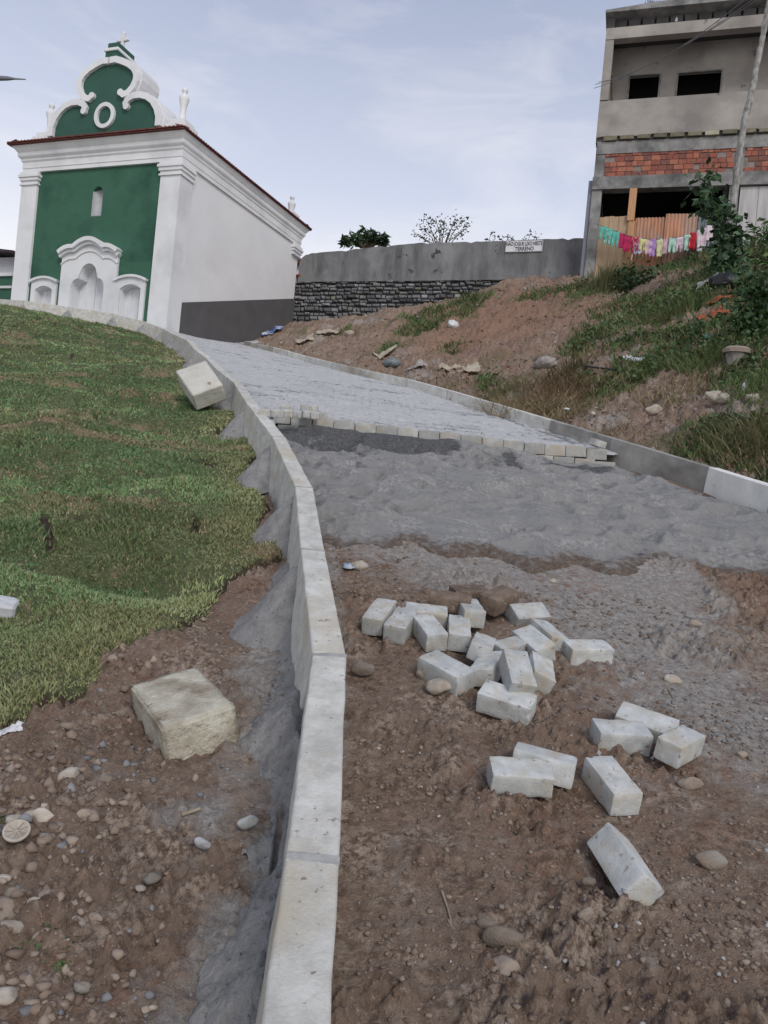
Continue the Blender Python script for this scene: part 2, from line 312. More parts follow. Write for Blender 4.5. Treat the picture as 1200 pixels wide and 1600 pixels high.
class MB:
    def __init__(s): s.v = []; s.f = []; s.c = []
    def add(s, vs, fs, col=None):
        b = len(s.v); s.v += [tuple(v) for v in vs]; s.f += [tuple(i + b for i in f) for f in fs]
        s.c += [col or (1, 1, 1)] * len(vs); return s
    def box(s, x0, x1, y0, y1, z0, z1, col=None, jit=0, M=None):
        vs = [Vector((x, y, z)) for x in (x0, x1) for y in (y0, y1) for z in (z0, z1)]
        if jit: vs = [v + Vector([rnd.uniform(-jit, jit) for _ in range(3)]) for v in vs]
        if M: vs = [M @ v for v in vs]
        return s.add(vs, [(0, 1, 3, 2), (4, 6, 7, 5), (0, 4, 5, 1), (2, 3, 7, 6), (0, 2, 6, 4), (1, 5, 7, 3)], col)
    def prism(s, poly, y0, y1, col=None):      # poly in (x,z), extruded along y
        n = len(poly); a = [(x, y0, z) for x, z in poly] + [(x, y1, z) for x, z in poly]
        return s.add(a, [tuple(range(n)), tuple(range(2 * n - 1, n - 1, -1))] + [(i, i + n, (i + 1) % n + n, (i + 1) % n) for i in range(n)], col)
    def ribbon(s, pts, w0, y0, y1, closed=False, taper=None):  # band of width w0 about a path in (x,z)
        n = len(pts); q = []
        for i in range(n):
            a = pts[(i - 1) % n] if (closed or i) else pts[0]; b = pts[(i + 1) % n] if (closed or i < n - 1) else pts[-1]
            t = Vector((b[0] - a[0], b[1] - a[1])); t.normalize(); nn = Vector((-t.y, t.x)); ww = w0 * (taper[i] if taper else 1) / 2
            for y in (y0, y1):
                for sg in (-1, 1): q.append((pts[i][0] + nn.x * ww * sg, y, pts[i][1] + nn.y * ww * sg))
        f = []
        for i in range(n if closed else n - 1):
            a = 4 * i; b = 4 * ((i + 1) % n)
            f += [(a, a + 1, b + 1, b), (a + 2, b + 2, b + 3, a + 3), (a, b, b + 2, a + 2), (a + 1, a + 3, b + 3, b + 1)]
        if not closed: f += [(0, 2, 3, 1), (4 * n - 4, 4 * n - 3, 4 * n - 1, 4 * n - 2)]
        return s.add(q, f)
    def tube(s, pts, r, seg=6, col=None, cap=True):
        pts = [Vector(p) for p in pts]; n = len(pts); vs = []
        for i, p in enumerate(pts):
            t = (pts[min(i + 1, n - 1)] - pts[max(i - 1, 0)]).normalized()
            u = t.orthogonal().normalized() if i == 0 else (u - t * u.dot(t)).normalized()
            vv = t.cross(u); rr = r[i] if isinstance(r, (list, tuple)) else r
            for k in range(seg):
                a = 2 * math.pi * k / seg; vs.append(p + (u * math.cos(a) + vv * math.sin(a)) * rr)
        f = [(i * seg + k, i * seg + (k + 1) % seg, (i + 1) * seg + (k + 1) % seg, (i + 1) * seg + k) for i in range(n - 1) for k in range(seg)]
        if cap: f += [tuple(range(seg - 1, -1, -1)), tuple(range((n - 1) * seg, n * seg))]
        return s.add(vs, f, col)
    def lathe(s, prof, seg=16, c=(0, 0, 0), sy=1, col=None):
        vs = []; f = []; m = len(prof)
        for k in range(seg):
            a = 2 * math.pi * k / seg
            for r, z in prof: vs.append((c[0] + r * math.cos(a), c[1] + r * math.sin(a) * sy, c[2] + z))
        for k in range(seg):
            for i in range(m - 1): f.append((k * m + i, ((k + 1) % seg) * m + i, ((k + 1) % seg) * m + i + 1, k * m + i + 1))
        return s.add(vs, f, col)
    def build(s, name, mat, parent=None, bevel=0, smooth_=False, loc=None, col=False):
        o = mobj(name, s.v, s.f, mat, parent, smooth_, np.array(s.c) if col else None, loc)
        bm = bmesh.new(); bm.from_mesh(o.data); bmesh.ops.recalc_face_normals(bm, faces=bm.faces); bm.to_mesh(o.data); bm.free()
        if bevel:
            b = o.modifiers.new('bevel', 'BEVEL'); b.width = bevel; b.segments = 2; b.limit_method = 'ANGLE'
        return o
# ------------------------------------------------------------------ polar-like survey grid shared by all ground layers
OFF = 0.8
def grid(y0, y1, k, xs):
    ny = int(math.log((y1 + OFF) / (y0 + OFF)) / k) + 2
    ys = (y0 + OFF) * np.exp(np.linspace(0, math.log((y1 + OFF) / (y0 + OFF)), ny)) - OFF
    X, Y = np.meshgrid(xs, ys); return X * (Y + OFF), Y
def quads(nr, nc, keep=None):
    i = np.arange(nr * nc).reshape(nr, nc); q = np.stack([i[:-1, :-1], i[:-1, 1:], i[1:, 1:], i[1:, :-1]], -1).reshape(-1, 4)
    if keep is not None:
        kf = keep.ravel(); q = q[kf[q].any(1)]
    return q
def layer(name, X, Y, Z, keep, cols, mat):
    LAYERN.add(name)
    nr, nc = X.shape; q = quads(nr, nc, keep)
    used = np.zeros(nr * nc, bool); used[q.ravel()] = True; idx = -np.ones(nr * nc, np.int64); idx[used] = np.arange(used.sum())
    v = np.stack([X.ravel(), Y.ravel(), Z.ravel()], -1)[used]
    return mobj(name, v, idx[q], mat, None, True, cols.reshape(-1, 3)[used] if cols is not None else None)
def pdist(X, Y, poly):   # signed distance, + inside
    px = np.array([p[0] for p in poly]); py = np.array([p[1] for p in poly]); n = len(poly)
    ins = np.zeros(X.shape, bool); best = np.full(X.shape, 1e9)
    for i in range(n):
        ax, ay, bx, by = px[i], py[i], px[(i + 1) % n], py[(i + 1) % n]
        c = ((ay > Y) != (by > Y)) & (X < (bx - ax) * (Y - ay) / (by - ay + 1e-12) + ax); ins ^= c
        dx, dy = bx - ax, by - ay; t = np.clip(((X - ax) * dx + (Y - ay) * dy) / (dx * dx + dy * dy + 1e-12), 0, 1)
        best = np.minimum(best, (X - ax - t * dx) ** 2 + (Y - ay - t * dy) ** 2)
    return np.where(ins, 1, -1) * np.sqrt(best)
def ldist(X, Y, line):
    best = np.full(X.shape, 1e9)
    for a, b in zip(line[:-1], line[1:]):
        dx, dy = b[0] - a[0], b[1] - a[1]; t = np.clip(((X - a[0]) * dx + (Y - a[1]) * dy) / (dx * dx + dy * dy + 1e-12), 0, 1)
        best = np.minimum(best, (X - a[0] - t * dx) ** 2 + (Y - a[1] - t * dy) ** 2)
    return np.sqrt(best)
def gpoly(pts): return [tuple(G(*p)[:2]) for p in pts]
TURF = gpoly([(-260, 1240), (-100, 1180), (0, 1147), (50, 1128), (100, 1107), (150, 1076), (160, 1050), (208, 1024), (271, 999), (308, 966), (346, 932), (392, 889), (446, 872), (430, 852), (404, 838), (412, 800), (410, 785), (380, 770), (384, 735), (408, 712), (396, 690), (345, 684), (372, 652), (340, 630)])
TURF += [(p.x - 0.16, p.y) for p in LC[9:12]] + [(p.x - 0.1, p.y - 0.16) for p in LC[12:]] + [(-17, 25), (-17, 5), (-6, 2.2)]
HAUNCH = gpoly([(462, 862), (476, 850), (520, 850), (530, 1000), (500, 1300), (470, 1700), (240, 1700), (298, 1600), (345, 1500), (392, 1410), (412, 1372), (398, 1330), (436, 1272), (424, 1215), (372, 1160), (428, 1095), (440, 1035), (412, 960), (432, 905)])
SANDP = gpoly([(300, 640), (340, 740), (400, 800), (480, 845), (530, 858), (600, 862), (640, 850), (700, 872), (760, 868), (830, 890), (900, 884), (960, 902), (1040, 880), (1110, 890), (1160, 898), (1260, 900), (1500, 900), (1400, 840), (1200, 812), (1000, 745), (990, 715), (800, 690), (620, 672)])
DUST = gpoly([(560, 850), (700, 870), (860, 860), (1100, 870), (1130, 900), (1080, 960), (1110, 1040), (1200, 1120), (1300, 1200), (1150, 1160), (1010, 1090), (930, 1000), (860, 930), (700, 905)])
GREYL = gpoly([(440, 960), (400, 1010), (330, 1150), (360, 1200), (300, 1260), (270, 1250), (260, 1275), (330, 1290), (430, 1230), (430, 1100)])
GREYB = gpoly([(250, 1640), (230, 1570), (300, 1500), (350, 1400), (390, 1400), (390, 1640)])
DARKR = gpoly([(1100, 888), (1200, 900), (1300, 900), (1300, 1010), (1200, 985), (1140, 940)])
SEAM = [(p.x, p.y) for p in [G(q[0], q[1], 0, RS) for q in [(282, 531), (400, 552), (560, 586), (653, 605), (730, 633), (806, 658), (900, 690)]]]
# green patches of the right bank (centre px, radius m)
GP = [(700, 490, 1.3), (665, 515, 0.9), (740, 470, 0.8), (705, 548, .35), (650, 500, 1.0), (840, 465, .8), (900, 455, 1.2), (960, 430, 1.6), (940, 520, .8), (905, 545, .5), (1000, 480, 1.3), (1060, 470, 1.6), (1080, 520, 1.1), (1050, 560, .8), (1130, 540, 1.0), (1150, 440, 2), (1190, 500, 1.5), (1030, 420, 1.8), (1110, 410, 1.8), (960, 605, .5), (905, 600, .35), (1170, 590, .6), (1140, 700, .5), (1190, 690, .8), (1120, 670, .3), (760, 600, .25), (540, 515, .3), (610, 545, .3), (1010, 570, .6), (980, 540, .6)]
GPW = [(G(a, b)[0], G(a, b)[1], r * 0.8) for a, b, r in GP]
def greenmask(x, y):
    m = np.zeros(np.shape(x))
    for a, b, r in GPW: m = np.maximum(m, 1.35 - np.hypot((x - a), (y - b) * 0.8) / r)
    return np.clip(m + 0.35 * fbm(x, y, 2.2, 3, 31), 0, 1) * (m > 0)
# ------------------------------------------------------------------ ground sheet
def micro(x, y):
    l = sideL(x, y); r = sideR(x, y)
    left = smooth(0.02, 0.15, -l); bank = smooth(0.05, 0.3, r) * smooth(4.5, 6, y)
    mud = (1 - left) * (1 - bank)
    mud = mud * (1 - smooth(6.3, 7.2, y)); near = 1 - smooth(8, 16, y)
    w1, i1 = worley(x + 0.02 * fbm(x, y, 20, 2, 60), y, 26, 40); w2, i2 = worley(x, y, 62, 50)
    clod = np.clip(0.55 - w1, 0, 1) * (i1 > 0.45) * i1; clod2 = np.clip(0.5 - w2, 0, 1) * (i2 > 0.4) * i2
    pz = smooth(-0.15, 0.35, fbm(x, y, 1.7, 3, 70))
    w4, i4 = worley(x + .03 * fbm(x, y, 9, 2, 61), y, 11, 44); clod4 = np.clip(0.5 - w4, 0, 1) * (i4 > 0.55) * i4
    w5, i5 = worley(x + .02 * fbm(x, y, 14, 2, 63), y + .02 * fbm(x, y, 14, 2, 64), 16, 48)
    crumb = 0.030 * np.clip(.6 - w1, 0, 1) * (i1 > .35) + 0.050 * np.clip(.62 - w5, 0, 1) * (i5 > .55) + 0.012 * np.clip(.6 - w2, 0, 1) * (i2 > .3)
    pz = 0.12 + 0.88 * smooth(-0.12, 0.32, fbm(x, y, 2.1, 4, 70))
    z = left * (0.045 * fbm(x, y, 3, 4, 41) + 1.05 * crumb * pz + 0.016 * fbm(x, y, 24, 4, 42, 0.68)) * near
    rid = (1 - np.abs(fbm(x, y, 4.5, 4, 43))) ** 2.2
    rid2 = (1 - np.abs(fbm(x + .04 * fbm(x, y, 5, 2, 62), y, 10, 3, 47))) ** 3
    pz = 0.06 + 0.94 * smooth(-0.02, 0.38, fbm(x, y, 1.9, 4, 71))
    pz = np.maximum(pz, smooth(-.15, .05, pdist(x, y, DARKR)))
    z = z + mud * (0.036 * fbm(x, y, 1.3, 3, 44) + 0.050 * (rid - 0.6) * (0.2 + 0.8 * pz) + 0.030 * (rid2 - .5) * pz + 1.1 * crumb * pz + (0.006 + .014 * pz) * fbm(x, y, 30, 4, 45, 0.68))
    w3, i3 = worley(x, y, 5, 80)
    z = z + bank * (0.20 * fbm(x, y, 2.6, 6, 46, 0.68) + 0.16 * np.clip(0.5 - w3, 0, 1) * (i3 > .5) * i3 + 0.07 * fbm(x, y, 14, 3, 48, .7))
    return z
xf = np.linspace(-0.60, 0.60, 900)
xo = 0.60 + 0.02 * (np.exp(np.linspace(0, 8.2, 34)) - 1) * 1.0
xs = np.concatenate([-xo[:0:-1], xf, xo[1:]])
Xg, Yg = grid(0.62, 5.0, 0.0021, xs); Xm, Ym = grid(5.02, 36, 0.0046, xs); Xg = np.vstack([Xg[:-1], Xm]); Yg = np.vstack([Yg[:-1], Ym])
rows_b = np.array([-0.7, -0.4, 0.0, 0.3, 0.5]); Xb, Yb = np.meshgrid(xs, rows_b); Xb = Xb * (Yb + OFF)
rows_f = 36 + (np.exp(np.linspace(0.1, 6.2, 14)) - 1) * 1.2; Xc, Yc = np.meshgrid(xs, rows_f); Xc = Xc * (Yc + OFF)
Xg = np.vstack([Xb, Xg, Xc]); Yg = np.vstack([Yb, Yg, Yc])
Zg = Hs(Xg, Yg) + micro(Xg, Yg) * (1 - smooth(30, 34, Yg))
# sink the sheet under the paving so nothing pokes through
inroad = smooth(-0.1, 0.1, sideL(Xg, Yg)) * smooth(-0.1, 0.1, -sideR(Xg, Yg)) * smooth(7.3, 8.3, Yg) * (1 - smooth(26, 28, Yg))
Zg -= 0.10 * inroad
pt = pdist(Xg, Yg, TURF); Zg -= 0.03 * smooth(0.0, 0.3, pt)
Zg -= 0.07 * smooth(0.02, 0.2, pdist(Xg, Yg, SANDP))
msk = np.zeros(Xg.shape + (3,))
dd = pdist(Xg, Yg, DUST); dg = np.maximum(pdist(Xg, Yg, GREYL), pdist(Xg, Yg, GREYB))
msk[..., 0] = np.clip(np.maximum(smooth(-0.7, 0.3, dd) * 0.85, smooth(-0.12, 0.05, dg) * 0.55) + 0.16 * (fbm(Xg, Yg, 2.5, 3, 77) > 0.2), 0, 1)
dh = pdist(Xg, Yg, HAUNCH); msk[..., 0] = np.maximum(msk[..., 0], smooth(-0.10, 0.0, dh) * 0.6)
bankm = smooth(0.1, 0.6, sideR(Xg, Yg)) * smooth(5, 7, Yg)
msk[..., 1] = np.maximum(greenmask(Xg, Yg), 0.62 * smooth(0.08, 0.4, fbm(Xg, Yg, 1.1, 4, 33))) * bankm
redp = np.exp(-(((Xg - G(780, 500)[0]) / 3.0) ** 2 + ((Yg - G(780, 500)[1]) / 4.5) ** 2))
msk[..., 2] = np.clip(bankm * (0.20 + 0.75 * redp) + 0.35 * smooth(0.1, 0.4, fbm(Xg, Yg, 1.8, 3, 91)) * (1 - bankm) + 0.5 * smooth(-.05, .1, pdist(Xg, Yg, DARKR)), 0, 1)
msk[..., 0] = np.maximum(msk[..., 0] * (1 - bankm * 0.9), bankm * .55 * smooth(0.1, 0.4, fbm(Xg, Yg, 1.5, 4, 35))); msk[..., 0] *= 1.0 * (1 - smooth(-.1, .05, pdist(Xg, Yg, DARKR)))
g = layer('ground', Xg, Yg, Zg, None, msk, M_soil); props(g, kind='structure')
# ------------------------------------------------------------------ paved road sheet
A0 = G(432, 684); B0 = G(992, 720)
def rowline(t): return A0.x + (B0.x - A0.x) * t, A0.y + (B0.y - A0.y) * t
pavepoly = [(A0.x - 0.08, A0.y + 0.06), (B0.x + 0.42, B0.y + 0.06 + .42 * (B0.y - A0.y) / (B0.x - A0.x))] + [(p.x + 0.05, p.y) for p in RC[4:]] + [(-4.6, 26.9), (-7, 23.0), (-9, 23.2), (-14, 25.8)] + [(p.x, p.y + 0.03) for p in LC[:12:-1]] + [(p.x, p.y) for p in LC[12:6:-1]]
Xp, Yp = grid(7.2, 27, 0.0022, np.linspace(-0.62, 0.36, 620))
dp = pdist(Xp, Yp, pavepoly); sdm = ldist(Xp, Yp, SEAM)
ang = math.atan2(-0.42, 1.0); ca, sa = math.cos(-ang), math.sin(-ang)
rA = math.atan2(B0.y - A0.y, B0.x - A0.x); U = Xp * math.cos(rA) + Yp * math.sin(rA); V = -Xp * math.sin(rA) + Yp * math.cos(rA)
jt = np.minimum(np.abs((V / 0.105) % 1 - 0.5), 1); ju = np.abs(((U / 0.21) + 0.5 * (np.floor(V / 0.105) % 2)) % 1 - 0.5)
joint = np.maximum(smooth(0.40, 0.5, jt), smooth(0.45, 0.5, ju))
tilt = hsh(np.floor(V / 0.105), np.floor(U / 0.21 + 0.5 * (np.floor(V / 0.105) % 2)), 3)
Zp = RS(Xp, Yp) - 0.014 + 0.020 * (tilt - 0.5) - 0.014 * joint - 0.06 * np.exp(-(sdm / 0.035) ** 2) + 0.008 * fbm(Xp, Yp, 9, 3, 19)
edge = smooth(0, 0.06, dp)
mp_ = np.zeros(Xp.shape + (3,))
streaks = fbm(U * .6, V * 2.4, 1.3, 4, 23)
mp_[..., 0] = np.clip(0.50 * joint + 0.40 * smooth(0.05, 0.45, streaks) + 0.12 * (tilt > .8) + 0.9 * np.exp(-(sdm / 0.05) ** 2), 0, 1)
mp_[..., 2] = 0.35 * smooth(0.15, 0.5, fbm(Xp, Yp, 0.9, 3, 29))
M_paved = zone_mat('dusty_paving', [((0.45, 0.452, 0.455), (0.38, 0.383, 0.388), (0.50, 0.50, 0.50), (0.53, 0.53, 0.52)), ((0.23, 0.235, 0.245), (0.17, 0.173, 0.18)), None, ((0.25, 0.245, 0.24), (0.2, 0.195, 0.19))], 0.4, (30, 120))
o = layer('paved_road', Xp, Yp, Zp, (dp > 0) & ((sideR(Xp, Yp) < -0.03) | (Yp > 12)), mp_, M_paved); props(o, kind='structure')
# ------------------------------------------------------------------ bedding sand
Xs, Ys = grid(4.0, 9.6, 0.0030, np.linspace(-0.16, 0.66, 620))
ds = pdist(Xs, Ys, SANDP) + 0.10 * fbm(Xs, Ys, 2.2, 4, 51)
dl = sideL(Xs, Ys)
tt = (Xs - A0.x) / (B0.x - A0.x); yrow = A0.y + (B0.y - A0.y) * np.clip(tt, -.2, 1.3)
rise = smooth(-3.2, 0.0, Ys - yrow)
thick = 0.085 * np.sqrt(np.clip(ds, 0, .35) / .35) + np.clip(ds, -.05, 0) - .01 + rise * 0.05
foot, fid = worley(Xs + .05 * fbm(Xs, Ys, 4, 2, 57), Ys * 1.25, 2.3, 55)
und = 0.085 * fbm(Xs, Ys, 1.5, 3, 52) + 0.055 * fbm(Xs * .9 + .25 * Ys, Ys * 1.6, 2.9, 3, 53) - 0.075 * smooth(.42, .05, foot) * (fid > .25) + 0.03 * np.exp(-((foot - .46) / .08) ** 2) * (fid > .25) + 0.010 * fbm(Xs, Ys, 15, 4, 54, 0.65)
und2 = 0.05 * smooth(.34, .08, worley(Xs, Ys * 1.2, 4.6, 155)[0]); und = und - und2 * smooth(-.1, .3, fbm(Xs, Ys, 1.2, 2, 156))
ridge = np.exp(-((Ys - (yrow - 0.28 + 0.10 * fbm(Xs, Ys * 0, 1.2, 2, 58))) / 0.17) ** 2) * (0.11 + 0.13 * fbm(Xs, Ys, 1.9, 4, 59, .6)) * smooth(0, .15, tt) * (1 - smooth(0.62, 0.8, tt))
trench = np.exp(-((Ys - yrow + 0.10) / 0.05) ** 2) * 0.03
Zs = Hs(Xs, Ys) * (1 - rise) + (RS(Xs, Ys) - 0.135) * rise + thick * (1 - rise) + und * (1 - .5 * smooth(-.4, 0, Ys - yrow)) * smooth(0, 0.25, ds) + ridge - trench
topc = RS(Xs, Ys) - 0.10; Zs = np.where(Ys > yrow + 0.02, np.minimum(Zs, topc), np.minimum(Zs, RS(Xs, Ys) - 0.03))
ms = np.zeros(Xs.shape + (3,))
wetm = 0.35 * smooth(0.0, -0.07, und) + np.exp(-((Ys - (yrow - 0.33)) / 0.38) ** 2) * smooth(-0.25, 0.15, fbm(Xs, Ys, 1.1, 3, 63) + 0.15) + 0.5 * smooth(0.15, 0.5, fbm(Xs, Ys * 1.6, 3.3, 4, 62)) * rise
ms[..., 0] = np.clip(wetm, 0, 0.95)
ms[..., 2] = np.clip(smooth(0.22, 0.0, ds) * 0.8, 0, 1)
lim = (ds > -0.02) & (dl > 0.03) & (sideR(Xs, Ys) < 0.1) & (Ys < yrow + 0.12)
o = layer('bedding_sand', Xs, Ys, Zs, lim, ms, M_sand); props(o, 'loose grey sand spread below the unfinished paver edge', 'sand', kind='stuff')
# ------------------------------------------------------------------ mortar haunch beside the near kerb
Xh, Yh = grid(0.6, 4.9, 0.0032, np.linspace(-0.30, 0.06, 320))
dh = pdist(Xh, Yh, HAUNCH) + 0.045 * fbm(Xh, Yh, 9, 5, 65, 0.7)
Zh = Hs(Xh, Yh) + np.minimum(dh * 0.75, 0.19 - 0.4 * np.clip(-sideL(Xh, Yh) - 0.07, 0, 1)) + 0.016 * fbm(Xh, Yh, 22, 4, 66, .7) + 0.022 * fbm(Xh, Yh, 6, 3, 67) + 0.016 * np.clip(.6 - worley(Xh, Yh, 30, 68)[0], 0, 1) * smooth(0.10, 0.0, dh)
crack = ldist(Xh, Yh, gpoly([(440, 1275), (432, 1330), (425, 1372), (395, 1388)])); Zh -= 0.05 * np.exp(-(crack / 0.007) ** 2)
o = layer('mortar_haunch', Xh, Yh, Zh, (dh > -0.01) & (sideL(Xh, Yh) < 0.03), None, M_mortar); props(o, 'rough grey mortar bank packed along the outer side of the nearest kerb pieces', 'mortar')
# ------------------------------------------------------------------ turf mat and its blades
Xt, Yt = grid(1.8, 25.5, 0.0050, np.linspace(-0.80, 0.02, 420))
dt = pdist(Xt, Yt, TURF); dtn = dt + 0.06 * fbm(Xt, Yt, 5, 4, 71)
def seamf(x, y):   # cracks between laid turf rolls
    u = x * math.cos(.25) + y * math.sin(.25) + 0.12 * fbm(x, y, 1.5, 3, 73); v = -x * math.sin(.25) + y * math.cos(.25) + 0.15 * fbm(x, y, 1.2, 3, 74)
    rowi = np.floor(v / 0.62); a = np.abs(v / 0.62 - rowi - 0.5); b = np.abs((u / 1.25 + 0.37 * rowi) % 1 - 0.5)
    s_ = np.maximum(smooth(0.44, 0.48, a), smooth(0.468, 0.49, b)); return s_ * smooth(-0.05, 0.2, fbm(x, y, 1.3, 3, 75))
sm_ = seamf(Xt, Yt)
def turftop(x, y, d): return Hs(x, y) + np.clip(d * 1.8, -0.06, 0.045) + 0.045 * fbm(x, y * 1.6, 3.1, 3, 72)
Zt = turftop(Xt, Yt, dtn) - 0.04 * sm_
mt = np.zeros(Xt.shape + (3,)); straw = smooth(0.08, 0.42, fbm(Xt, Yt * 1.5, 1.9, 4, 76)); mt[..., 0] = np.clip(0.8 * straw, 0, 1); mt[..., 2] = np.clip(sm_ + smooth(0.035, 0.0, dtn), 0, 1)
o = layer('turf', Xt, Yt, Zt, dtn > -0.02, mt, M_turf); props(o, kind='structure')
def blades(name, x, y, z, h, wd, col, lean, mat, label, cat, kind='stuff', parent=None):
    n = len(x); a = rng.uniform(0, 2 * np.pi, n); la = rng.uniform(0, 2 * np.pi, n); ll = lean * rng.uniform(0.2, 1.2, n) * h
    dx = np.cos(a) * wd / 2; dy = np.sin(a) * wd / 2; lx = np.cos(la) * ll; ly = np.sin(la) * ll
    v = np.zeros((n, 5, 3), np.float32)
    v[:, 0] = np.stack([x - dx, y - dy, z], -1); v[:, 1] = np.stack([x + dx, y + dy, z], -1)
    v[:, 2] = np.stack([x + lx * .4 - dx * .8, y + ly * .4 - dy * .8, z + h * .6], -1); v[:, 3] = np.stack([x + lx * .4 + dx * .8, y + ly * .4 + dy * .8, z + h * .6], -1)
    v[:, 4] = np.stack([x + lx, y + ly, z + h * (1 - 0.25 * rng.random(n))], -1)
    b = (np.arange(n) * 5)[:, None]; t = np.concatenate([b + np.array([[0, 1, 3]]), b + np.array([[0, 3, 2]]), b + np.array([[2, 3, 4]])], 0)
    o = mobj(name, v.reshape(-1, 3), t, mat, parent, False, np.repeat(col, 5, 0))
    if not parent: props(o, label, cat, kind=kind)
    return o
nb = 420000
yy = (2.0 + 0.3) * np.exp(rng.random(nb) * math.log(25.3 / 2.3)) - 0.3; xx = (rng.random(nb) * 0.62 - 0.60) * yy
dtb = pdist(xx, yy, TURF); smb = seamf(xx, yy)
dtb = dtb + 0.06 * fbm(xx, yy, 5, 4, 71); k = (dtb > -0.01 + 0.02 * rng.random(nb)) & (rng.random(nb) > smb * 0.97)
bald = smooth(0.28, 0.5, fbm(xx, yy * 1.3, 2.4, 3, 78)); k &= rng.random(nb) > bald * 0.75
xx, yy, dtb = xx[k], yy[k], dtb[k]; n_ = len(xx)
dist = np.hypot(xx, yy)
straw = smooth(0.0, 0.38, fbm(xx, yy * 1.5, 1.9, 4, 76)); edg = smooth(0.45, 0.05, dtb)
tuft = smooth(-0.3, 0.45, fbm(xx, yy, 5.5, 3, 79))
sz = (0.013 + 0.022 * tuft) * (1 + 0.022 * dist)
hgt = sz * rng.uniform(0.6, 1.35, n_); wdt = 0.0022 * (1 + 0.55 * dist) * rng.uniform(.7, 1.3, n_)
gA = np.array([0.070, 0.135, 0.052]); gB = np.array([0.130, 0.200, 0.085]); gS = np.array([0.34, 0.28, 0.175]); gD = np.array([0.032, 0.080, 0.028]); gE = np.array([0.20, 0.225, 0.105])
r1 = rng.random(n_)[:, None]; patch = smooth(-0.35, 0.35, fbm(xx, yy * 1.3, 1.3, 3, 80))[:, None]
cb = gA * (1 - r1) + gB * r1; cb = cb * patch + (gD * 0.6 + cb * 0.4) * (1 - patch)
cb = cb * (1 - 0.5 * edg[:, None]) + gE * 0.5 * edg[:, None]
def matid(x, y):
    u = x * math.cos(.25) + y * math.sin(.25) + 0.12 * fbm(x, y, 1.5, 3, 73); v = -x * math.sin(.25) + y * math.cos(.25) + 0.15 * fbm(x, y, 1.2, 3, 74)
    rowi = np.floor(v / 0.62); coli = np.floor(u / 1.25 + 0.37 * rowi); return hsh(rowi, coli, 5), hsh(rowi, coli, 6)
m1_, m2_ = matid(xx, yy); cb = cb * (0.80 + 0.50 * m1_[:, None]) * 1.85; cb = cb * (1 - .35 * (m2_[:, None] > .6)) + np.array([.20, .22, .09]) * .35 * (m2_[:, None] > .6)
cb = cb * np.array([1.08, .93, 1.08]); sp = (rng.random(n_) < 0.09 + 0.42 * straw)[:, None]; cb = np.where(sp, gS * rng.uniform(0.6, 1.15, (n_, 1)), cb)
blades('grass', xx, yy, turftop(xx, yy, dtb) - 0.004, hgt, wdt, cb, 0.9, M_blade, 'short patchy green lawn of laid turf on the slope left of the kerb', 'grass')
# ------------------------------------------------------------------ kerbs
def kerb_mesh(seed, h=0.42, side=1):
    q = random.Random(seed); bm = bmesh.new()
    n = 14; sec = [(-0.0575, 0), (0.0575, 0), (0.0775 + 0.012, -h), (-0.060, -h)]
    if side < 0: sec = [(-a, b) for a, b in sec][::-1]
    rows = []
    for i in range(n + 1):
        x = i / n - 0.5; r_ = []
        dz = q.uniform(-0.0012, 0.0012); dy = q.uniform(-0.0012, 0.0012)
        for j, (a, b) in enumerate(sec):
            for k_ in range(4):
                c = sec[(j + 1) % 4]; t = k_ / 4; r_.append(bm.verts.new((x, a + (c[0] - a) * t + dy + q.uniform(-.001, .001), b + (c[1] - b) * t + dz + q.uniform(-.001, .001))))
        rows.append(r_)
    for a, b in zip(rows[:-1], rows[1:]):
        for j in range(16): bm.faces.new((a[j], a[(j + 1) % 16], b[(j + 1) % 16], b[j]))
    bm.faces.new(rows[0][::-1]); bm.faces.new(rows[-1]); bmesh.ops.recalc_face_normals(bm, faces=bm.faces)
    me = bpy.data.meshes.new('kerb'); bm.to_mesh(me); bm.free(); me.polygons.foreach_set('use_smooth', np.zeros(len(me.polygons), bool)); return me
def frame(a, b):
    t = (b - a).normalized(); s_ = t.cross(Vector((0, 0, 1))).normalized(); up = s_.cross(t)
    M = Matrix((t, -s_, up)).transposed().to_4x4(); return t, M
ORD = ['first', 'second', 'third', 'fourth', 'fifth', 'sixth', 'seventh', 'eighth', 'ninth', 'tenth', 'eleventh', 'twelfth', 'thirteenth', 'fourteenth', 'fifteenth', 'sixteenth', 'seventeenth', 'eighteenth', 'nineteenth', 'twentieth', 'twenty-first', 'twenty-second', 'twenty-third', 'twenty-fourth', 'twenty-fifth', 'twenty-sixth']
def polyat(P, key):  # interpolate by y
    for a, b in zip(P[:-1], P[1:]):
        if (a.y - key) * (b.y - key) <= 0: return a + (b - a) * ((key - a.y) / (b.y - a.y))
    return P[-1].copy() if key > P[0].y else P[0].copy()
def kerb(a, b, me, mat, label, group, roll=0, side=1, h=0.42):
    t, M = frame(a, b); L = (b - a).length - 0.008
    e_ = empty('kerb_stone', (a + b) / 2); e_.rotation_euler = (M @ Matrix.Rotation(roll, 4, 'X')).to_euler()
    props(e_, label, 'kerb stone', group)
    k_ = bpy.data.objects.new('stone', me); COL.objects.link(k_); k_.parent = e_; k_.scale = (L, 1, 1)
    bv = k_.modifiers.new('bevel', 'BEVEL'); bv.width = 0.009; bv.segments = 3; bv.limit_method = 'ANGLE'; bv.angle_limit = R(50)
    jb = MB(); s_ = side
    jb.prism([(s_ * -0.0585, 0.001), (s_ * 0.0585, 0.001), (s_ * 0.0905, -h + .01), (s_ * -0.061, -h + .01)], -0.016, 0.016)
    jb.v = [(y + L / 2 + 0.004, x, z) for x, y, z in jb.v]
    jo = jb.build('mortar_joint', M_joint, e_, bevel=0.004)
    return e_
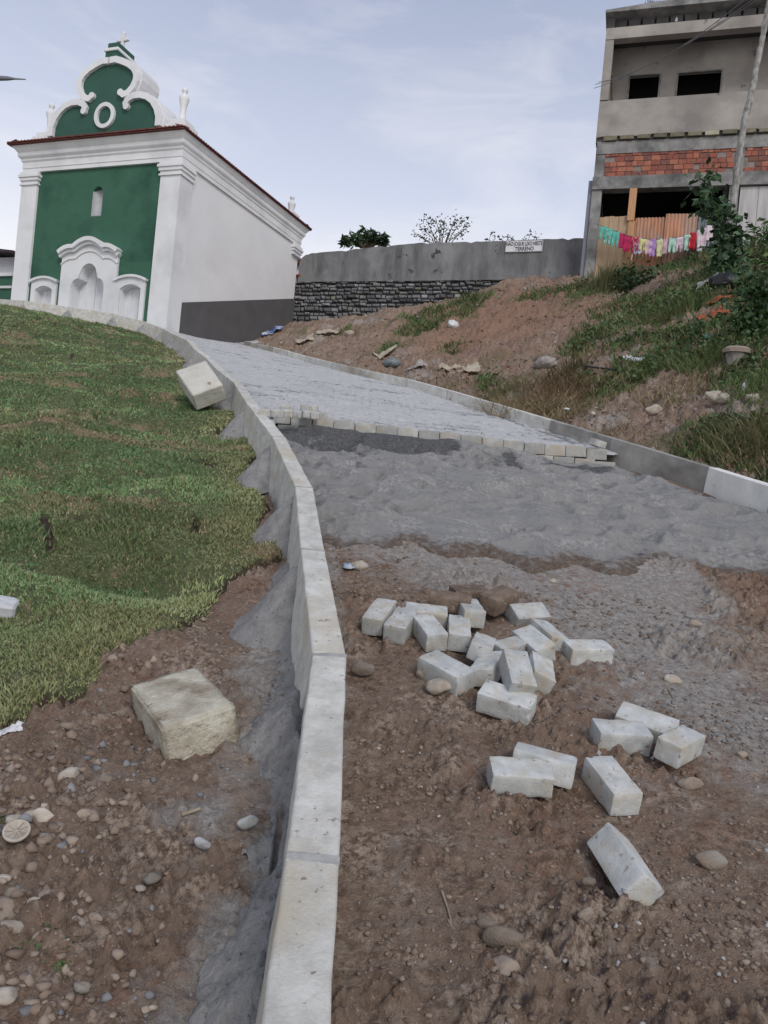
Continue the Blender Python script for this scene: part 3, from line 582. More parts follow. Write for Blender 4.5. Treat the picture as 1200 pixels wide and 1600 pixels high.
lm = [kerb_mesh(i) for i in range(4)]
for m_k in lm: m_k.materials.append(M_kerb)
LJ = [0.66, 1.65, 2.6, 3.7, 4.91, 6.49, 8.3, 9.94, 11.3, 12.87, 14.6, 16.5, 18.4, 20.3]
LP = [polyat(LC[:13], y) for y in LJ]
for i, p in enumerate(LP):
    if 3 <= i <= 12: LP[i] = p + Vector((rnd.uniform(-.022, .022), 0, rnd.uniform(-.018, .018)))
LP += LCF[1:]
LJP = LP
for i, (a, b) in enumerate(zip(LP[:-1], LP[1:])):
    sgn = 1 if i % 2 else -1
    if i < 13:
        desc = ['speckled white kerb stone nearest the camera at the bottom edge', 'second speckled white kerb stone up the left line from the bottom edge', 'third white kerb stone up the left line beside the mortar bank',
                'fourth white kerb stone up the left line just above the mortar bank'][i] if i < 4 else '%s pale kerb stone counted up the left line from the bottom edge' % ORD[i]
    else: desc = '%s pale kerb stone counted leftward in front of the chapel from the road corner' % ORD[i - 13]
    kerb(a, b, lm[i % 4], M_kerb, desc, 'kerb stones of the left line', roll=R(rnd.uniform(-1.2, 1.2)))
rm_ = [kerb_mesh(20 + i, side=-1) for i in range(4)]
for m_k in rm_: m_k.materials.append(M_kerbR)
RJ = [RC[0], RC[1], polyat(RC, 6.15), polyat(RC, 7.05), polyat(RC, 8.3), polyat(RC, 9.5), polyat(RC, 10.9), polyat(RC, 12.3), polyat(RC, 13.8), polyat(RC, 15.4), polyat(RC, 17), polyat(RC, 18.8), polyat(RC, 20.4), polyat(RC, 22), polyat(RC, 23.8), polyat(RC, 25.6), Vector((-5.25, 26.6, 5.33))]
rfirst = kerb_mesh(40, side=-1); rfirst.materials.append(pm('kerb_whitewashed', (0.74, 0.74, 0.71), (0.62, 0.62, 0.59), 5, .85, .25, 60, spots=(.35, .32, .27), sscale=18, sthr=.66))
M_kerbD = pm('kerb_concrete_damp', (0.40, 0.385, 0.355), (0.29, 0.28, 0.26), 3, 0.85, 0.3, 60, c3=(0.15, 0.14, 0.13), c3scale=1.6)
rdark = kerb_mesh(41, side=-1); rdark.materials.append(M_kerbD)
for i, (a, b) in enumerate(zip(RJ[:-1], RJ[1:])):
    if i == 0: continue
    desc = 'whiter kerb stone at the right edge, lowest of the right line' if i == 1 else 'clean white kerb stone, second from the right edge beside the sand' if i == 2 else ('stained grey kerb stone %s up the right line from the right edge of the photo' % ORD[i - 1])
    kerb(a, b, rfirst if i <= 2 else rdark if i in (3, 4) else rm_[i % 4], M_kerbR, desc, 'kerb stones of the right line', roll=R(rnd.uniform(-1, 1)), side=-1)
# mortar heaps against the outer face of left kerb joints
def heap(p, q, r_, h, label, i):
    t = (q - p).normalized(); out_ = Vector((-t.y, t.x, 0)).normalized()   # left-hand side
    if out_.x > 0.3: out_ = -out_
    c = p + out_ * 0.05; gz = s1(Hs, c.x + out_.x * r_ * .5, c.y + out_.y * r_ * .5)
    nr, ns = 12, 36; v = []; top = p.z - 0.12
    for a in range(nr + 1):
        rr = r_ * a / nr
        for b in range(ns):
            an = 2 * math.pi * b / ns; x = c.x + math.cos(an) * rr * 1.0; y = c.y + math.sin(an) * rr; v.append((x, y, a / nr))
    v = np.array(v); gzz = Hs(v[:, 0], v[:, 1]); tt_ = v[:, 2]; prof = (1 - tt_ ** 1.3) ** 1.25
    z = gzz - 0.04 + (top - gz + 0.03) * prof * h + 0.035 * fbm(v[:, 0], v[:, 1], 6, 4, 100 + i, 0.6) + 0.004 * fbm(v[:, 0], v[:, 1], 40, 2, 130 + i)
    v[:, 2] = z
    # keep it on the outer side of the kerb
    f = [(a * ns + b, a * ns + (b + 1) % ns, (a + 1) * ns + (b + 1) % ns, (a + 1) * ns + b) for a in range(nr) for b in range(ns)]
    ok = [(np.dot([v[k_][0] - p.x, v[k_][1] - p.y], [out_.x, out_.y]) > 0.035) for k_ in range(len(v))]
    f = [q_ for q_ in f if all(ok[k_] for k_ in q_)]
    o = mobj('mortar_heap', v, f, M_mortar, smooth_=True); props(o, label, 'mortar heap', 'mortar heaps at the left kerb joints')
hl = {3: 'grey mortar heap at the kerb joint just above the turf corner', 4: 'broad smooth grey mortar heap below the kerb, second up from the turf corner', 5: 'grey mortar heap against the kerb level with the sand top', 6: 'grey mortar heap at the kerb level with the paver edge', 7: 'mortar heap in the gap beneath the leaning white kerb stone'}
for i in range(3, len(LJP) - 2):
    if i in (8,): continue
    p = LJP[i]; q = LJP[i + 1]
    lb = hl.get(i) or 'small grey mortar heap at the %s kerb joint counted above the leaning kerb stone' % ORD[i - 8]
    heap(p, q, [0.36, 0.38, 0.36, 0.36, 0.34][(i - 3) % 5] if i < 8 else 0.30, 1.0, lb, i)
# ------------------------------------------------------------------ concrete blocks
def block_mesh(name, seed, L=0.2, Wd=0.1, H=0.08, mat=None, chip=0.0015, cuts=5, bev=0.006):
    q = random.Random(seed); bm = bmesh.new(); bmesh.ops.create_cube(bm, size=1)
    bmesh.ops.scale(bm, vec=(L, Wd, H), verts=bm.verts); bmesh.ops.bevel(bm, geom=bm.edges[:], offset=bev, segments=2, affect='EDGES', profile=0.6)
    bmesh.ops.subdivide_edges(bm, edges=[e for e in bm.edges if e.calc_length() > 0.03], cuts=cuts, use_grid_fill=True)
    from mathutils import noise as nn
    off = Vector((seed * 3.7, 1, 2))
    for v in bm.verts:
        v.co += v.co.normalized() * nn.noise(v.co * 45 + off) * chip * .8 + Vector([q.uniform(-1, 1) * chip * .25 for _ in range(3)])
        e_ = (abs(v.co.x) > L / 2 - bev * 1.5) + (abs(v.co.y) > Wd / 2 - bev * 1.5) + (abs(v.co.z) > H / 2 - bev * 1.5)
        if e_ >= 2: v.co *= 1 - 0.13 * max(0, nn.noise(v.co * 34 + off * 2) - .18)
    me = bpy.data.meshes.new(name); bm.to_mesh(me); bm.free(); me.materials.append(mat)
    me.polygons.foreach_set('use_smooth', np.ones(len(me.polygons), bool)); me.set_sharp_from_angle(angle=R(35)) if hasattr(me, 'set_sharp_from_angle') else None
    return me
BM = [block_mesh('concrete_block', i, mat=M_paver) for i in range(6)]; BMb = [block_mesh('brown_block', 10 + i, mat=M_brown, chip=.0018) for i in range(2)]
def z8(x, y): return (520 + x / 3, 840 + y / 3)
def z5(x, y): return (740 + x / 2.609, 840 + y / 2.609)
GR = 'loose concrete blocks on the bare soil'
BL = [ # p1, p2, roll, pitch, lift, scale, label, kind
 (z8(190, 372), z8(246, 296), 0, 0, 0, 1.05, 'white block at the far left of the loose heap, end towards the camera', 0),
 (z8(288, 418), z8(352, 330), 0, 0, 0, 1.0, 'white block second from the left of the loose heap, slanting away', 0),
 (z8(360, 322), z8(520, 340), 0, 0, 0, 1.0, 'beige tinted block lying crosswise behind the left blocks of the heap', 0),
 (z8(495, 458), z8(418, 358), 0, 0, 0, 1.0, 'white block slanting right in front of the beige crosswise block', 0),
 (z8(597, 460), z8(594, 362), 0, 0, 0, 1.0, 'white block pointing straight at the camera in the middle of the heap', 0),
 (z8(672, 362), z8(628, 270), 0, 6, 0.03, 1.0, 'raised white block beside the dark brown blocks', 0),
 (z8(520, 262), z8(590, 275), 0, 0, 0.045, 0.95, 'dark soil-brown block left of the raised white block', 1),
 (z8(610, 235), z8(680, 235), 0, 0, 0.045, 0.95, 'dark brown block half hidden behind the raised white block', 1),
 (z8(722, 280), z8(845, 232), 0, 0, 0.045, 1.1, 'muddy brown block with pitted top at the back right of the heap', 1),
 (z8(850, 335), z8(990, 325), 22, 0, 0, 1.0, 'chipped white block with a pebble on it at the back right of the heap', 0),
 (z8(965, 388), z8(1058, 468), -12, 0, 0.01, 1.0, 'white block with mud crumbs leaning behind another at the right of the heap', 0),
 (z8(895, 420), z8(1008, 512), 15, 0, 0.03, 1.0, 'mud spotted white block resting against the right side of the heap', 0),
 (z5(378, 437), z5(558, 437), 0, 0, 0, 1.0, 'white block lying crosswise alone to the right of the heap', 0),
 (z8(690, 520), z8(715, 442), 10, 10, 0.03, 0.95, 'tilted white block in the centre of the heap', 0),
 (z8(700, 620), z8(765, 530), -18, 0, 0.02, 0.95, 'white block tipped on its side in front of the centre of the heap', 0),
 (z8(790, 500), z8(870, 478), 0, 0, 0.03, 0.8, 'white block mostly buried between its neighbours in the heap', 0),
 (z8(908, 676), z8(836, 522), 6, -14, 0.085, 1.0, 'large looking white block leaning on top of the heap towards the camera', 0),
 (z8(985, 660), z8(968, 535), 20, 0, 0, 1.0, 'white block with a brown mud patch tucked right of the leaning top block', 0),
 (z8(618, 634), z8(455, 548), 0, 0, 0, 1.08, 'white block lying diagonally at the front left of the heap', 0),
 (z8(718, 697), z8(928, 762), 8, 0, 0.01, 1.02, 'white block crosswise at the front foot of the heap', 0),
 (z5(500, 767), z5(712, 780), 0, 0, 0, 1.0, 'white block with dirty top, left one of the trio at the right', 0),
 (z5(612, 695), z5(815, 765), 12, 0, 0, 1.02, 'white block behind the other two of the trio at the right', 0),
 (z5(790, 848), z5(905, 775), 0, 4, 0.03, 0.95, 'thick white block turned end on, rightmost of the trio', 0),
 (z5(185, 852), z5(405, 912), -14, 0, 0, 1.04, 'white block behind the front one of the pair in the middle foreground', 0),
 (z5(78, 922), z5(312, 940), 4, 0, 0.015, 1.0, 'white block square to the camera, front one of the foreground pair', 0),
 (z5(628, 1035), z5(515, 893), 0, 0, 0, 1.05, 'white block slanting right beside the foreground pair', 0),
 ((1003, 1368), (958, 1302), 40, 0, -0.01, 1.05, 'white block rolled on its edge, nearest the camera on the right', 0),
]
placed = []
for i, (p1, p2, rl, pt_, lift, s_, lb, kd) in enumerate(BL):
    P1 = G(*p1, 0.08 * s_ + lift); P2 = G(*p2, 0.08 * s_ + lift); c = (P1 + P2) / 2
    e1 = 0.06; gx = (s1(Hs, c.x + e1, c.y) - s1(Hs, c.x - e1, c.y)) / (2 * e1); gy = (s1(Hs, c.x, c.y + e1) - s1(Hs, c.x, c.y - e1)) / (2 * e1)
    nrm = Vector((-gx, -gy, 1)).normalized(); d = (P2 - P1); d = (d - nrm * d.dot(nrm)).normalized(); sd_ = nrm.cross(d)
    Mx = Matrix((d, sd_, nrm)).transposed().to_4x4() @ Matrix.Rotation(R(pt_), 4, 'Y') @ Matrix.Rotation(R(rl), 4, 'X')
    o = bpy.data.objects.new('concrete_block', (BMb if kd else BM)[i % (2 if kd else 6)]); COL.objects.link(o)
    o.location = c - nrm * 0.04 * s_; o.rotation_euler = Mx.to_euler(); o.scale = (s_ * rnd.uniform(.96, 1.04), s_ * rnd.uniform(.94, 1.06), s_ * rnd.uniform(.95, 1.08))
    props(o, lb, 'concrete block', GR if not kd else None); placed.append((c, s_))
    if kd: o.name = 'muddy_block'
# unfinished front edge of the paving: two courses
FB = [block_mesh('paving_block', 30 + i, 0.218, 0.10, 0.118, mat=M_paver2, cuts=3) for i in range(5)]
rowd = Vector((B0.x - A0.x, B0.y - A0.y, 0)); RL = rowd.length; rowd.normalize(); rn = math.atan2(rowd.y, rowd.x)
npv = int(RL / 0.224)
for course in (0, 1):
    for k_ in range(npv + 3):
        t = (k_ + (0.5 if course == 0 else 0.05)) * 0.224
        if t > RL + 0.5: continue
        x = A0.x + rowd.x * t; y = A0.y + rowd.y * t + (0.05 if course else 0.035) + 0.02 * math.sin(t * 2.1) + rnd.uniform(-.006, .006)
        if float(sideL(np.array([x]), np.array([y]))[0]) < 0.06 or float(sideR(np.array([x]), np.array([y]))[0]) > -0.13: continue
        zc = s1(RS, x, y) - 0.054 - (0.0 if course else 0.12)
        o = bpy.data.objects.new('paving_block', FB[(k_ * 2 + course) % 5]); COL.objects.link(o)
        o.location = (x, y, zc + rnd.uniform(-.003, .003)); o.rotation_euler = (R(rnd.uniform(-2, 2)) + 0.0, R(-3 + rnd.uniform(-1.2, 1.2)), rn + R(rnd.uniform(-2, 2)))
        props(o, '%s block from the left kerb in the %s course of the paving front edge' % (ORD[k_], 'upper' if course else 'lower'), 'paving block', 'blocks of the unfinished paving edge')
# small stacked row on the paving at the left
q0 = [(414, 645, 0.9, 0), (434, 646, 1, 0), (450, 646, .75, 0), (464, 647, .75, 0), (479, 647, .8, 20), (493, 649, .7, 0), (505, 647, .8, 8), (448, 639, 1.1, 0), (478, 638, .9, 12), (490, 639, .7, -8)]
lbs = ['half block tucked against the left kerb, first of the short loose row', 'whole pale block second along the short loose row by the left kerb', 'cut half block third along the short loose row by the left kerb', 'cut half block fourth along the short loose row by the left kerb',
       'tilted half block fifth along the short loose row by the left kerb', 'upright half block sixth along the short loose row by the left kerb', 'clean white block at the right end of the short loose row', 'flat dusty block lying behind the left of the short loose row', 'flat dusty block lying behind the right of the short loose row', 'pale fragment on top behind the short loose row']
for (px, py, s_, yw), lb in zip(q0, lbs):
    p = G(px, py, 0.05, RS); o = bpy.data.objects.new('paving_block', BM[int(px) % 6]); COL.objects.link(o)
    o.location = (p.x, p.y, p.z); o.scale = (s_ * 0.62, 0.9, 0.85); o.rotation_euler = (R(14), 0, rn + R(yw))
    props(o, lb, 'paving block', 'short loose row of blocks on the left of the paving')
for (px, py, yw, tl), lb in zip([(934, 694, 25, 10), (947, 690, -20, -20), (961, 693, 60, 14)], ['left of three loose blocks piled at the right end of the paving edge', 'middle tilted block of three piled at the right end of the paving edge', 'right block of three piled at the right end of the paving edge']):
    p = G(px, py, 0.05, RS); o = bpy.data.objects.new('paving_block', BM[int(px) % 6]); COL.objects.link(o)
    o.location = p + Vector((0, 0, 0.01)); o.scale = (0.8, 0.9, .9); o.rotation_euler = (R(tl), R(8), R(yw)); props(o, lb, 'paving block', 'three loose blocks at the right end of the paving')
# big rough stone on the left soil, and the leaning kerb stone
def rough_box(name, L, Wd, H, seed, amp, mat, fr=9):
    bm = bmesh.new(); bmesh.ops.create_cube(bm, size=1); bmesh.ops.scale(bm, vec=(L, Wd, H), verts=bm.verts)
    bmesh.ops.bevel(bm, geom=bm.edges[:], offset=0.008, segments=2, affect='EDGES')
    bmesh.ops.subdivide_edges(bm, edges=[e for e in bm.edges if e.calc_length() > 0.05], cuts=22, use_grid_fill=True)
    from mathutils import noise as nn
    for v in bm.verts:
        o_ = Vector((seed, seed * 2, 0)); d = nn.fractal(v.co * fr + o_, 0.8, 2.1, 5) * amp; k_ = 1.0 if v.co.z > -H / 2 + .01 else 0.2
        v.co += v.co.normalized() * d * k_ + Vector((0, 0, 1)) * nn.noise(v.co * 30 + o_) * amp * .3
    me = bpy.data.meshes.new(name); bm.to_mesh(me); bm.free(); me.materials.append(mat); me.polygons.foreach_set('use_smooth', np.ones(len(me.polygons), bool))
    o = bpy.data.objects.new(name, me); COL.objects.link(o); return o
def place_box(o, P00, P10, P01, th):   # top corners: near P00, across P10, along P01
    a = (P01 - P00).normalized(); b = P10 - P00; b = (b - a * b.dot(a)).normalized(); n_ = a.cross(b)
    if n_.z < 0: n_ = -n_; b = -b if a.cross(b).dot(n_) < 0 else b
    c = (P10 + P01) / 2 - n_ * th / 2; bb = n_.cross(a); M = Matrix((a, bb, n_)).transposed().to_4x4(); o.rotation_euler = M.to_euler(); o.location = c
A_ = G(212, 1066, .135); B_ = G(308, 1037, .13); C_ = G(375, 1101, .115); D_ = G(267, 1139, .125)
print('block dims', (A_ - B_).length, (B_ - C_).length)
o = rough_box('stone_block', (A_ - D_).length * .5 + (B_ - C_).length * .5, ((A_ - B_).length + (D_ - C_).length) / 2, 0.15, 3, 0.007, M_stone, 16)
place_box(o, A_, B_, D_, .15); o.location = (A_ + B_ + C_ + D_) / 4 - Vector((0, 0, .075))
props(o, 'large rough cream stone block lying on the bare soil left of the kerb', 'stone block')
P00 = W(277, 582, 9.62); P10 = W(318, 560, 9.80); P01 = W(303, 621, 9.25)
o = rough_box('leaning_kerb_stone', (P01 - P00).length, (P10 - P00).length, 0.24, 8, 0.004, pm('pale_kerb_chunk', (0.52, 0.51, 0.46), (0.43, 0.42, 0.38), 4, .85, .2, 40, spots=(0.22, 0.16, 0.10), sscale=5, sthr=0.62), 8)
place_box(o, P00, P10, P01, .24)
props(o, 'thick pale kerb stone with a mud stain leaning against the left kerb on the turf', 'kerb stone')
# ------------------------------------------------------------------ stones
def ico(sub=2):
    bm = bmesh.new(); bmesh.ops.create_icosphere(bm, subdivisions=sub, radius=1); v = np.array([tuple(a.co) for a in bm.verts]); bm.verts.index_update(); f = np.array([[a.index for a in q.verts] for q in bm.faces]); bm.free(); return v, f
def rocklike(v, seed, amp=0.28, lo=0.45):
    r_ = np.random.default_rng(seed); d = np.ones(len(v))
    for _ in range(11):
        n = r_.normal(size=3); n /= np.linalg.norm(n); h = r_.uniform(lo, 0.88); t = v @ n; d = np.where(t > h, np.minimum(d, h / np.maximum(t, 1e-3)), d)
    for k_ in range(3):
        n = r_.normal(size=3) * (2 + 2 * k_); d = d + amp * 0.25 * np.sin(v @ n + k_) / (1 + k_)
    return v * d[:, None] * np.array([1, r_.uniform(.65, .95), r_.uniform(.5, .75)])
iv, if_ = ico(3)
RM = []
for i in range(6):
    me_v = rocklike(iv, 200 + i, .22, .68); RM.append(me_v)

def rock(px, py, wpx, label, mat=M_rock, seed=0, asp=1.0, yaw=0, f=None, name='stone', flat=1.0, cat='stone', grp=None, lift=0):
    p = G(px, py, 0.0, f); r_ = wpx / FP * p.y / 2 * 1.15
    v = RM[seed % 6] * r_ * np.array([1, asp, flat])
    o = mobj(name, v, if_, mat, None, True); o.location = (p.x, p.y + r_ * .2, s1(f or Hs, p.x, p.y) + r_ * 0.42 * flat + 0.006 * (p.y < 5) + lift); o.rotation_euler = (R(rnd.uniform(-12, 12)) + 0.2, R(rnd.uniform(-12, 12)), R(yaw)); props(o, label, cat, grp); return o
def zl(x, y): return (x / 4, 1200 + y / 4)
RK = [ (*zl(425, 110), 40, 'pale angular pointed stone below the big cream block', M_rockp, .55, 60), (*zl(90, 395), 36, 'oval grey stone at the left edge above the dried citrus half', M_rockp, .6, 30),
 (*zl(240, 375), 44, 'peach and white long stone right of the dried citrus half', M_rockp, .5, 8), (*zl(360, 410), 24, 'buff rounded stone at the right end of the peach stone', M_rock, .9, 0), (*zl(290, 295), 24, 'small bright white stone above the peach stone', M_rockp, .6, 10),
 (*zl(530, 345), 30, 'flat dark grey stone alone on smooth soil', M_rock, .6, 30), (*zl(680, 255), 18, 'tan nub stone at the right end of a short stone row', M_rock, .9, 0), (*zl(610, 265), 22, 'brown stone in the middle of a short stone row', M_rock, .6, 5),
 (*zl(645, 120), 26, 'tan rounded stone right of the pointed stone', M_rock, .8, 0), (*zl(565, 180), 22, 'brown stone under the tan rounded stone', M_rock, .8, 0), (*zl(800, 115), 13, 'tiny square white stone near the big cream block', M_rockp, .8, 0),
 (*zl(290, 490), 26, 'rosy brown stone below the peach stone', M_rock, .9, 0), (*zl(375, 510), 18, 'small grey stone right of the rosy brown stone', M_rockp, .8, 0), (*zl(590, 630), 24, 'brown pointed stone in the middle of the left soil', M_rock, .8, 20),
 (*zl(945, 740), 26, 'round grey stone beside the dug hollow near the kerb', M_rock, .95, 0), (*zl(870, 790), 16, 'small reddish stone left of the round grey stone', M_rock, .8, 0), (*zl(20, 730), 20, 'pale round stone at the left edge below the citrus half', M_rockp, .9, 0),
 (*zl(95, 860), 36, 'large grey stone near the left edge', M_rock, .9, 0), (*zl(25, 955), 44, 'biggest grey boulder cut by the left edge', M_rock, .95, 60), (*zl(55, 1080), 40, 'reddish brown stone under the biggest grey boulder', M_rock, .6, 0),
 (*zl(280, 840), 24, 'brown egg shaped stone right of the large grey stone', M_rock, .9, 60), (*zl(190, 905), 30, 'orange buff flat stone below the egg shaped stone', M_rockp, .5, 20), (*zl(185, 990), 28, 'grey angular stone beside the green sprigs', M_rock, .8, 20),
 (*zl(480, 1010), 24, 'round pinkish stone right of the green sprigs', M_rock, .95, 0), (*zl(590, 985), 22, 'buff stone beside the round pinkish stone', M_rock, .6, 0), (*zl(500, 1440), 28, 'tan stone near the bottom left corner', M_rock, .8, 0),
 (*zl(20, 1490), 34, 'tall pale stone in the bottom left corner', M_rockp, 1.2, 70), (*zl(905, 1550), 14, 'small grey pebble by the lower end of the mortar bank', M_rock, .9, 0), (*zl(955, 1545), 14, 'small tan pebble beside the grey one by the mortar bank', M_rockp, .7, 30),
 (566, 1056, 34, 'half buried brown stone beside the right foot of the near kerb', M_rock, .7, 0), (685, 1086, 38, 'shell shaped pale stone in front of the loose heap', M_rockp, .75, 0), (717, 1088, 22, 'round brown clod beside the shell shaped stone', M_rock, .9, 0), (664, 1060, 26, 'crumbly tan clod above the shell shaped stone', M_rock, .6, 0),
 (560, 892, 26, 'tan rounded stone on a blue wrapper near the sand', M_rockp, .7, 0), (760, 1458, 30, 'buff lump in the lower middle of the right soil', M_rock, .8, 0), (785, 1488, 60, 'wide flat grey-brown stone pressed into the right soil', M_rock, .6, -8), (788, 1530, 44, 'rounded grey clod below the wide flat stone', M_rock, .8, 0),
 (915, 1445, 32, 'wedge shaped clod between the rolled block and the bottom edge', M_rock, .5, 20), (1080, 1238, 36, 'long pale lump right of the slanting block', M_rock, .4, -5), (1110, 1362, 50, 'long buff crust of earth right of the rolled block', M_rock, .35, 0), (920, 1388, 22, 'brown clod left below the rolled block', M_rock, .8, 0),
 (1087, 982, 20, 'reddish stone near the dark red earth at the right', M_rock, .8, 0), (1052, 1072, 26, 'flat pale flake of stone right of the crosswise block', M_rockp, .6, -10), (1160, 1187, 16, 'small brown stone by the right edge', M_rock, .9, 0)]
for i, (px, py, wp, lb, mt_, asp, yw) in enumerate(RK):
    rock(px, py, wp, lb, mt_, i, asp, yw, grp='stones on the bare soil')
# countless gravel and clods as one mesh
iv1, if1 = ico(1); TR = [rocklike(iv1, 300 + i, .35) * (1 + .22 * np.random.default_rng(i).normal(size=(len(iv1), 1)).clip(-1.5, 1.5)) for i in range(6)]
def scatter(name, x, y, z, s_, cols, label, cat, mat=M_attr):
    n = len(x); nv = len(iv1); V = np.zeros((n, nv, 3), np.float32); a = rng.uniform(0, 6.28, n); tid = rng.integers(0, 6, n)
    for t in range(6):
        m = tid == t; b = TR[t]; ca_, sa_ = np.cos(a[m])[:, None], np.sin(a[m])[:, None]; S = s_[m][:, None]
        V[m, :, 0] = x[m][:, None] + (b[:, 0] * ca_ - b[:, 1] * sa_) * S; V[m, :, 1] = y[m][:, None] + (b[:, 0] * sa_ + b[:, 1] * ca_) * S; V[m, :, 2] = z[m][:, None] + (b[:, 2] + 0.15) * S
    F = (if1[None] + (np.arange(n) * nv)[:, None, None]).reshape(-1, 3)
    o = mobj(name, V.reshape(-1, 3), F, mat, None, False, np.repeat(cols, nv, 0)); props(o, label, cat, kind='stuff'); return o
def samp(n, y0, y1, X0, X1): 
    y = (y0) * np.exp(rng.random(n) * math.log(y1 / y0)); return (rng.random(n) * (X1 - X0) + X0) * y, y
x, y = samp(15000, 0.85, 4.6, -0.62, 0.06); d_ = pdist(x, y, TURF); l_ = sideL(x, y); dh_ = pdist(x, y, HAUNCH)
dens = 0.30 + 0.7 * smooth(-0.1, 0.35, fbm(x, y, 2.2, 3, 110)); leftw = smooth(0.15, 0.6, -l_)
k = (d_ < -0.02) & (l_ < -0.07) & (dh_ < 0.005) & (rng.random(len(x)) < dens * (0.45 + 0.55 * leftw)); x, y, dg_ = x[k], y[k], np.maximum(pdist(x[k], y[k], GREYL), pdist(x[k], y[k], GREYB))
s_ = 0.0018 + 0.0165 * rng.random(len(x)) ** 4.2 * (0.7 + 0.8 * smooth(.2, .7, -sideL(x, y))); s_ *= 1.0 + 0.12 * y
grey = (rng.random(len(x)) < 0.12 + 0.6 * (dg_ > -0.03))[:, None]; t = rng.random((len(x), 1))
c_ = np.array([0.17, 0.12, 0.09]) * (1 - t) + np.array([0.34, 0.275, 0.225]) * t; c_ = np.where(grey, np.array([.22, .22, .23]) * (0.7 + .6 * t), c_)
scatter('gravel', x, y, Hs(x, y) + micro(x, y), s_, c_, 'pebbles and small clods strewn over the bare soil left of the kerb', 'gravel')
x, y = samp(26000, 0.9, 5.2, -0.08, 0.66); l_ = sideL(x, y); dens = smooth(-0.05, 0.45, fbm(x, y, 2.0, 3, 120)) + 0.12
near_b = np.zeros(len(x));
for c, sc2 in placed: near_b = np.maximum(near_b, np.exp(-((x - c.x) ** 2 + (y - c.y) ** 2) / 0.03))
k = (l_ > 0.09) & (pdist(x, y, SANDP) < 0.0) & (rng.random(len(x)) < dens + 0.35 * near_b); x, y = x[k], y[k]; t = rng.random((len(x), 1))
s_ = (0.0020 + 0.0110 * rng.random(len(x)) ** 3.4) * (1.0 + 0.12 * y); c_ = np.array([0.14, 0.098, 0.073]) * (1 - t) + np.array([0.30, 0.24, 0.195]) * t
wh = (rng.random(len(x)) < 0.035)[:, None]; c_ = np.where(wh, np.array([.42, .41, .40]), c_); dd_ = pdist(x, y, DUST)[:, None] > -0.1; c_ = np.where(dd_ & (t > .4), np.array([.22, .21, .205]), c_)
scatter('soil_clods', x, y, Hs(x, y) + micro(x, y), s_, c_, 'crumbs of brown soil and grit scattered on the bare roadbed', 'soil')
x, y = samp(26000, 6.0, 27, -0.2, 0.56); r_ = sideR(x, y); k = (r_ > 0.12) & (y < 25.5) & (rng.random(len(x)) < 0.25 + smooth(-.1, .4, fbm(x, y, 1.2, 3, 121))); x, y = x[k], y[k]; t = rng.random((len(x), 1))
s_ = (0.010 + 0.040 * rng.random(len(x)) ** 3) * (0.5 + 0.05 * y); c_ = np.array([0.16, 0.10, 0.07]) * (1 - t) + np.array([0.33, 0.235, 0.18]) * t; wh = (rng.random(len(x)) < 0.09)[:, None]; c_ = np.where(wh, np.array([.36, .35, .33]), c_)
scatter('bank_rubble', x, y, Hs(x, y) + micro(x, y), s_, c_, 'lumps of red earth and small rubble over the right bank', 'rubble')
# ------------------------------------------------------------------ chapel
CO = W(258, 513, 22); FD = (0.9397, -0.342); CA = -R(20)
ch = empty('chapel', (CO.x, CO.y, 0), CA); props(ch, 'small green and white chapel with scrolled gable, red tiled eaves and grey side band', 'chapel')
CX = -2.93; XL = -5.86; DEP = 7.6; ZB = 3.6
# walls (front wall with openings is built from pieces in the facade plane)
side = MB(); side.box(-0.32, -0.04, 0.35, DEP, 5.0, 10.1); side.build('side_wall', M_wallw, ch)
b_ = MB(); b_.box(XL + 0.1, -0.06, DEP - 0.3, DEP - .02, ZB, 10.1); b_.box(XL + 0.04, XL + 0.3, 0.35, DEP, ZB, 10.1); b_.build('rear_wall', M_white, ch)
pl = MB(); pl.add([(x_, y_, z_) for x_ in (-0.30, 0.0) for (y_, z_) in ((0.30, ZB), (DEP + .01, ZB), (DEP + .01, 7.74), (0.30, 5.46))], [(0, 1, 2, 3), (7, 6, 5, 4), (0, 4, 5, 1), (1, 5, 6, 2), (2, 6, 7, 3), (3, 7, 4, 0)]); pl.build('side_plinth', M_grey, ch)
def arcpts(x0, z0, x1, z1, bul, n=10):
    o_ = []; mx, mz = (x0 + x1) / 2, (z0 + z1) / 2; L_ = math.hypot(x1 - x0, z1 - z0); nx, nz = -(z1 - z0) / L_, (x1 - x0) / L_
    for i in range(n + 1):
        t_ = i / n; k_ = 4 * t_ * (1 - t_) * bul; o_.append((x0 + (x1 - x0) * t_ + nx * k_, z0 + (z1 - z0) * t_ + nz * k_))
    return o_
# openings as polylines (left bottom -> over the head -> right bottom)
DX0, DX1 = -3.56, -2.32; dc = (DX0 + DX1) / 2
door_op = [(DX0, ZB), (DX0, 5.86)] + [(DX0 + .29 * (1 - math.cos(a * math.pi / 12)), 5.86 + .27 * math.sin(a * math.pi / 12)) for a in range(7)] + [(dc - .33 * math.cos(a * math.pi / 16), 6.17 + .40 * math.sin(a * math.pi / 16)) for a in range(17)] + [(DX1 - .29 * (1 - math.cos(a * math.pi / 12)), 5.86 + .27 * math.sin(a * math.pi / 12)) for a in range(6, -1, -1)] + [(DX1, ZB)]
wl_op = [(-4.95, ZB), (-4.95, 5.80)] + arcpts(-4.95, 5.80, -4.28, 5.80, 0.12, 8) + [(-4.28, ZB)]
wr_op = [(-1.74, ZB), (-1.74, 5.80)] + arcpts(-1.74, 5.80, -1.0, 5.80, 0.13, 8) + [(-1.0, ZB)]
